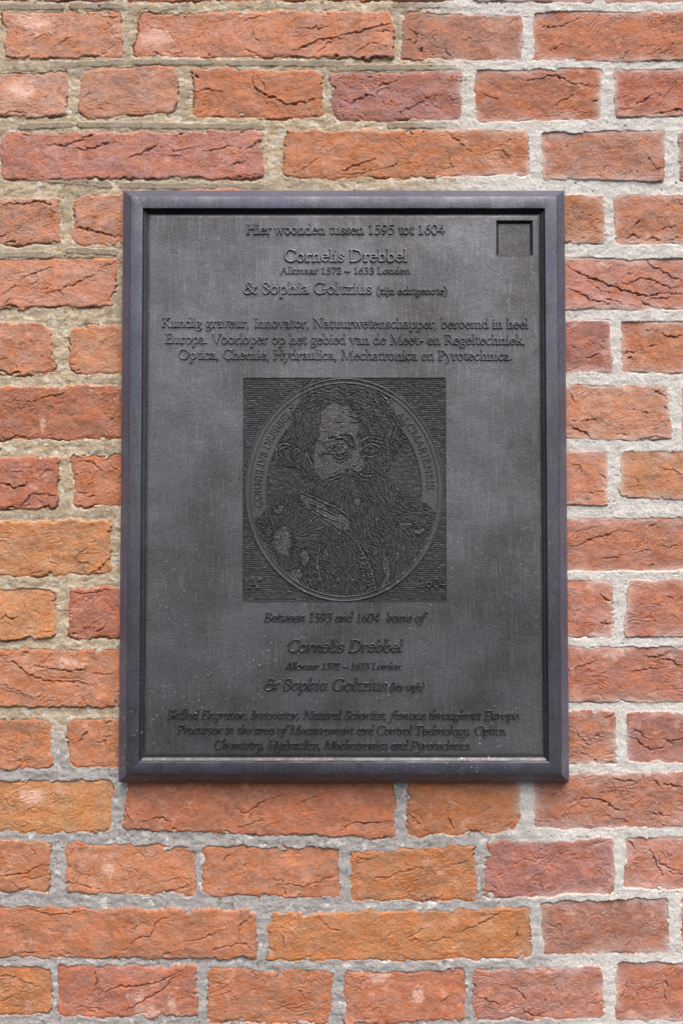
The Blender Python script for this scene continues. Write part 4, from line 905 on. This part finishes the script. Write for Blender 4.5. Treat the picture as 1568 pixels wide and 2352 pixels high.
def make_portrait(po, base):
    x0, z0, x1, z1 = po
    res = 0.21
    nx, nz = int((x1 - x0) / res) + 1, int((z1 - z0) / res) + 1
    xs, zs = np.linspace(x0, x1, nx), np.linspace(z0, z1, nz)
    Xm, Zm = np.meshgrid(xs.astype(F), zs.astype(F))
    # drawing coordinates: u to the right 50..1495, v down 62..1655
    ku, kv = (1495 - 50) / (x1 - x0), (1655 - 62) / (z1 - z0)
    U = 50 + (Xm - x0) * ku
    V = 62 + (z1 - Zm) * kv
    wob = 14 * perlin(U / 70, V / 70, 300) + 6 * perlin(U / 22, V / 22, 301)
    Ud, Vd = U + wob, V + 14 * perlin(U / 66, V / 66, 302) + 6 * perlin(U / 21, V / 21, 303)
    CU, CV = 770, 862

    def el(rx, ry): return np.sqrt(((U - CU) / rx) ** 2 + ((V - CV) / ry) ** 2)
    outer, inner, oval = el(705, 795), el(672, 764), el(548, 640)
    hair = inside_poly(Ud, Vd, [(418, 300), (455, 190), (485, 95), (640, 72), (850, 72), (1010, 110), (1100, 180), (1120, 290), (1180, 400), (1222, 520), (1130, 610), (1085, 720), (1000, 800), (620, 800), (470, 780), (420, 700), (300, 690), (262, 620), (315, 520), (378, 400)])
    face = inside_poly(Ud, Vd, [(600, 320), (640, 262), (720, 240), (800, 260), (862, 330), (872, 450), (865, 480), (890, 600), (930, 690), (900, 740), (820, 730), (760, 705), (690, 770), (600, 800), (550, 700), (552, 600), (590, 450)])
    shade = inside_poly(Ud, Vd, [(880, 440), (1050, 470), (1075, 600), (1040, 740), (930, 720), (895, 600)])
    beard = inside_poly(Ud, Vd, [(590, 800), (680, 775), (800, 725), (930, 760), (1050, 730), (1150, 850), (1120, 960), (1020, 1100), (960, 1190), (860, 1160), (780, 1060), (640, 985), (540, 890)])
    body = inside_poly(Ud, Vd, [(110, 1090), (235, 985), (260, 930), (400, 880), (600, 840), (1120, 860), (1220, 880), (1320, 950), (1430, 1020), (1480, 1100), (1480, 1700), (50, 1700)]) & (inner < 0.985)
    collar = inside_poly(Ud, Vd, [(450, 895), (600, 940), (720, 1010), (835, 1085), (790, 1150), (640, 1115), (500, 1010)])
    bl = np.zeros(U.shape, F)
    for bu, bv, ru, rv in ((335, 1235, 80, 120), (300, 1010, 60, 40), (490, 1350, 40, 70), (1075, 1420, 22, 110), (640, 1330, 20, 60), (860, 955, 40, 35), (1300, 1155, 80, 28), (1200, 1105, 70, 18), (430, 1480, 50, 60), (1050, 1530, 18, 80), (560, 1180, 60, 14), (980, 700, 30, 45)):
        bl = np.maximum(bl, smooth(1.35, 0.55, np.hypot((Ud - bu) / ru, (Vd - bv) / rv)))
    # directions of the strokes
    n1, n2 = fbm(U / 150, V / 150, 310, 2), fbm(U / 60, V / 60, 312, 2)
    a_hair = np.arctan2(V - 520, U - 740) + math.pi / 2 + 1.5 * n1 + 0.9 * n2
    a_beard = np.arctan2(V - 560, (U - 830) * 0.8) + 0.6 * n1 + 0.35 * n2
    a_left = np.arctan2(V - 1235, U - 335) + 0.5 * n1 + 0.5 * n2
    a_coat = 1.15 + 0.9 * n1 + 0.5 * n2 + smooth(700, 500, U) * 0.3
    a_right = 0.25 + smooth(1000, 1350, V) * 1.6 + 0.6 * n1 + 0.4 * n2
    ang = np.where(beard, a_beard, np.where(body, np.where(U < 620, a_left, np.where(U > 1000, a_right, a_coat)), a_hair))
    ang = np.where(shade & ~beard, 1.3 + 0.7 * n1 + 0.4 * n2, ang)
    # strands: noise smeared along the direction field
    g = np.random.default_rng(5).random((nz, nx)).astype(F)
    g = (g + np.roll(g, 1, 0) + np.roll(g, 1, 1) + np.roll(np.roll(g, 1, 0), 1, 1)) / 4
    g = (g + np.roll(g, 1, 0) + np.roll(g, 1, 1) + np.roll(np.roll(g, 1, 0), 1, 1)) / 4
    acc = g.copy(); cnt = 1
    I, J = np.meshgrid(np.arange(nx, dtype=F), np.arange(nz, dtype=F))
    for sgn in (1, -1):
        pu, pv = I.copy(), J.copy()
        for _ in range(12):
            ii, jj = np.clip(pu.round().astype(np.int32), 0, nx - 1), np.clip(pv.round().astype(np.int32), 0, nz - 1)
            th = ang[jj, ii]
            pu += sgn * np.cos(th) * 1.3; pv -= sgn * np.sin(th) * 1.3
            ii, jj = np.clip(pu.round().astype(np.int32), 0, nx - 1), np.clip(pv.round().astype(np.int32), 0, nz - 1)
            acc += g[jj, ii]; cnt += 1
    acc /= cnt
    lowp = acc.copy()
    for ax in (0, 1):
        lowp = sum(np.roll(lowp, k, ax) for k in range(-4, 5)) / 9
    acc = acc - lowp
    acc = (acc - acc.mean()) / acc.std()
    strand = smooth(-0.95, -0.25, acc)
    # ruled tints
    wv = 5 * perlin(U / 120, V / 60, 320)
    rule_h = 0.5 + 0.5 * np.sin(2 * np.pi * (V + 0.5 * wv) / 13.2)
    rule_v = 0.5 + 0.5 * np.sin(2 * np.pi * (U + wv) / 14.5)
    brk = 0.75 + 0.45 * perlin(U / 26, V / 26, 322)
    H = np.zeros(U.shape, F)
    LO, HI = -0.60, 0.55

    def put(mask, val):
        nonlocal H
        H = np.where(mask, LO + (HI - LO) * np.clip(val, 0, 1), H)
    edge = np.minimum.reduce([U - 50, 1495 - U, V - 62, 1655 - V])
    put(outer > 1.0, smooth(0.55, 0.80, rule_h) * np.clip(0.9 + 0.3 * brk - 0.2, 0, 1))
    H = np.where(outer > 1.0, H * 2.0 - 1.0, H)
    put(oval < 1.0, smooth(0.35, 0.90, rule_v) * brk)
    brow = inside_poly(Ud, Vd, [(640, 520), (700, 480), (770, 462), (835, 470), (858, 585), (812, 570), (780, 520), (700, 505)])
    bag = inside_poly(Ud, Vd, [(685, 628), (795, 600), (788, 650), (745, 680), (728, 650)])
    tash = inside_poly(Ud, Vd, [(650, 790), (740, 735), (785, 690), (802, 730), (900, 735), (1010, 750), (940, 810), (700, 830)])
    nosew = inside_poly(Ud, Vd, [(880, 480), (905, 490), (950, 700), (915, 690), (890, 600)])
    skin = (face & ~(brow | bag | tash | nosew | beard)) | (collar & ~beard)
    sk = skin.astype(F)
    for ax in (0, 1):
        sk = sum(np.roll(sk, k, ax) for k in range(-4, 5)) / 9
    bl = np.clip(bl - 0.4 * np.abs(n2), 0, 1)
    bl = np.maximum(bl * (body | beard), smooth(0.25, 0.8, sk))
    # strands thin out into the bare ground instead of stopping at an edge
    thin = smooth(-0.95 + 2.4 * bl, -0.25 + 2.4 * bl, acc)
    put(hair | body | shade | face | beard | collar, np.maximum(thin, (0.38 + 0.10 * perlin(U / 6, V / 6, 331) + 0.06 * perlin(U / 15, V / 15, 332)) * smooth(0.45, 0.85, bl)))

    band = (outer <= 1.0) & (oval >= 1.0) & ~hair & ~body & ~beard
    H = np.where(band, 0.0, H)
    H = H + 0.05 * perlin(U / 9, V / 9, 325)
    # drawn features
    feats = [
        (9, [(615, 535), (680, 482), (760, 464), (830, 478), (852, 575)]), (8, [(640, 522), (700, 500), (770, 490), (820, 520)]), (8, [(700, 480), (780, 500), (835, 560)]),
        (7, [(618, 605), (650, 585), (695, 556), (745, 552), (800, 580)]), (6, [(650, 603), (720, 607), (795, 588)]), (6, [(600, 610), (650, 600)]),
        (6, [(690, 630), (735, 640), (775, 622)]), (6, [(720, 668), (760, 660), (780, 630)]), (6, [(640, 570), (700, 535), (770, 532)]),
        (7, [(900, 572), (945, 545), (1000, 548), (1025, 570)]), (6, [(905, 582), (960, 602), (1015, 578)]), (8, [(888, 525), (945, 492), (1040, 505)]), (6, [(900, 620), (960, 632), (1010, 615)]),
        (7, [(876, 490), (884, 560), (905, 630), (940, 700)]), (8, [(815, 690), (830, 718), (870, 728), (905, 715), (905, 695)]), (7, [(825, 685), (850, 690)]),
        (9, [(785, 695), (765, 730), (700, 760), (665, 775)]), (8, [(790, 730), (740, 770), (660, 800)]), (8, [(860, 745), (930, 770), (1010, 760)]), (7, [(840, 780), (880, 800), (940, 795)]),
        (7, [(410, 590), (440, 575), (450, 630), (430, 690)]), (6, [(420, 610), (425, 660)]), (8, [(430, 690), (480, 740), (500, 775)]), (7, [(500, 590), (520, 650), (560, 720)]),
        (6, [(710, 377), (765, 375)]), (6, [(815, 380), (885, 378)]), (6, [(800, 335), (850, 345), (890, 335)]), (6, [(800, 300), (850, 312), (890, 300)]),
        (8, [(450, 872), (540, 915), (640, 960), (750, 1015), (835, 1085)]), (7, [(455, 960), (560, 1030), (660, 1090), (745, 1145)]), (7, [(805, 1075), (770, 1110), (735, 1160)]), (6, [(520, 960), (620, 1000), (720, 1050)]), (6, [(540, 990), (640, 1055), (760, 1100)]),
        (7, [(850, 1190), (885, 1290), (930, 1370), (970, 1480), (990, 1600)]), (7, [(1060, 1250), (1050, 1400), (1080, 1550)]), (7, [(600, 1250), (580, 1400), (620, 1560)]),
        (7, [(420, 1440), (480, 1540), (500, 1600)]), (6, [(370, 1450), (440, 1560)]),
        (6, [(545, 130), (520, 140), (525, 165), (560, 165), (575, 135), (545, 105), (505, 120), (490, 160), (520, 195)]),
        (7, [(1060, 170), (1100, 200), (1108, 270), (1085, 290)]), (7, [(1030, 190), (1075, 220), (1090, 270)]), (6, [(930, 130), (980, 150), (1020, 180)]), (6, [(380, 280), (400, 275), (395, 320)]),
        (6, [(1180, 480), (1215, 510), (1190, 525)]), (6, [(330, 640), (310, 590), (350, 560), (400, 580)]), (6, [(300, 650), (285, 590), (330, 540), (410, 550)]),
    ]
    segs = []
    for r, pts in feats:
        c = curve(pts)
        n_ = len(c)
        rs = [0.85 * r * (0.55 + 0.6 * math.sin(math.pi * (k + 0.5) / n_)) for k in range(n_)]
        segs += [(a[0], a[1], rs[k], b[0], b[1], rs[k + 1]) for k, (a, b) in enumerate(zip(c[:-1], c[1:]))]
    for cu, cv, r in ((727, 578, 20), (957, 573, 17), (890, 1340, 17), (905, 1405, 17), (925, 1475, 17), (940, 1535, 17), (942, 1597, 17)):
        c = ell(cu, cv, r, r, n=12)[0][1]
        segs += [(a[0], a[1], 5, b[0], b[1], 5) for a, b in zip(c[:-1], c[1:])]
        segs.append((cu, cv, 6, cu + .1, cv, 6))
    mmseg = [(x0 + (a - 50) / ku, z1 - (b - 62) / kv, r / ku, x0 + (c - 50) / ku, z1 - (e - 62) / kv, q / ku) for a, b, r, c, e, q in segs]
    d = raster(mmseg, x0, z0, nx, nz, (x1 - x0) / (nx - 1), far=1.6)
    clear = smooth(1.5, 0.7, d)                                     # a groove either side of each drawn line
    brk2 = smooth(-0.55, 0.0, perlin(U / 30, V / 30, 330))            # worn, broken lines
    H = H * (1 - clear * brk2) + np.minimum(H, -0.30) * clear * brk2
    H = np.maximum(H, -0.8 + (0.75 + 0.95 * brk2) * smooth(0.40, -0.15, d))
    # oval rings are a part of their own; sink their bed
    H = np.where((outer < 1.005) & (outer > 0.93) & ~body, np.minimum(H, 0.0), H)
    H = np.where(edge < 4, 0.55, H)
    v = np.stack([Xm, -(D_PANEL * 1000 + H), Zm], -1).reshape(-1, 3) / 1000.0
    rel = build('portrait_relief', v, grid_quads(nz, nx), MAT_RELIEF, base, sharp=True)
    rel['label'] = 'finely hatched oval portrait of a curly haired bearded man in a collar and coat'

    def wall_mm(u, w): return x0 + (u - 50) / ku, z1 - (w - 62) / kv
    # ring round the oval
    sg = []
    for rx, ry, rad, a0, a1 in ((700, 790, 5.5, 0, 360), (668, 760, 5.0, 0, 360), (550, 642, 4.5, 150, 230), (550, 642, 4.5, -46, 22)):
        t = np.radians(np.linspace(a0, a1, 140))
        pts = [wall_mm(CU + rx * math.cos(k), CV + ry * math.sin(k)) for k in t]
        sg += [(a[0], a[1], rad / ku, b[0], b[1], rad / ku) for a, b in zip(pts[:-1], pts[1:])]
    raised('oval_ring', sg, D_PANEL, 0.8, MAT_RELIEF, rel, seed=40, soft=0.3)
    # lettering round the oval
    for txt, (ua, va), (ub, vb) in (('CORNELIVS DREBBEL', (165, 990), (378, 285)), ('ALCMARIENSIS.', (1172, 285), (1385, 885))):
        sg = []
        rx, ry = 588, 680
        ta, tb = math.atan2((va - CV) / ry, (ua - CU) / rx), math.atan2((vb - CV) / ry, (ub - CU) / rx)
        while tb < ta:
            tb += 2 * math.pi
        tt = np.linspace(ta, tb, 300)
        px, py = CU + rx * np.cos(tt), CV + ry * np.sin(tt)
        s = np.concatenate([[0], np.cumsum(np.hypot(np.diff(px), np.diff(py)))])
        em = 48 / CH
        adv = advance(txt, CAPS, 0.05)
        stretch = s[-1] / (adv * em)
        pen = 0
        for ch in txt:
            w = CAPS[ch][0] + 0.05
            tm = np.interp((pen + w / 2) / adv * s[-1], s, tt)
            bx, by = CU + rx * math.cos(tm), CV + ry * math.sin(tm)
            du, dv = -rx * math.sin(tm), ry * math.cos(tm)
            l = math.hypot(du, dv); du /= l; dv /= l
            ou, ov = dv, -du                                          # outward
            for (a, b, r, c, e, q) in strokes_of(ch, CAPS, 0.35, 0):
                a = (a - CAPS[ch][0] / 2) * em * stretch; c = (c - CAPS[ch][0] / 2) * em * stretch
                p = wall_mm(bx + a * du + b * em * ou, by + a * dv + b * em * ov)
                p2 = wall_mm(bx + c * du + e * em * ou, by + c * dv + e * em * ov)
                sg.append((p[0], p[1], r * em / ku, p2[0], p2[1], q * em / ku))
            pen += w
        raised('oval_lettering', sg, D_PANEL, 0.95, MAT_RELIEF, rel, seed=41, soft=0.3)
    for txt, u0, w0, em, tr in (('A°', 95, 1560, 105, 0.0), ('1604', 1300, 1555, 92, 0.07)):
        pen, sg = 0, []
        for ch in txt:
            for (a, b, r, c, e, q) in strokes_of(ch, CAPS, 0.4, 0):
                p, p2 = wall_mm(u0 + (pen + a) * em, w0 - b * em), wall_mm(u0 + (pen + c) * em, w0 - e * em)
                sg.append((p[0], p[1], r * em / ku, p2[0], p2[1], q * em / ku))
            pen += CAPS[ch][0] + tr
        raised('corner_lettering', sg, D_PANEL, 1.1, MAT_RELIEF, rel, seed=42, soft=0.3)


make_wall()
make_plaque()
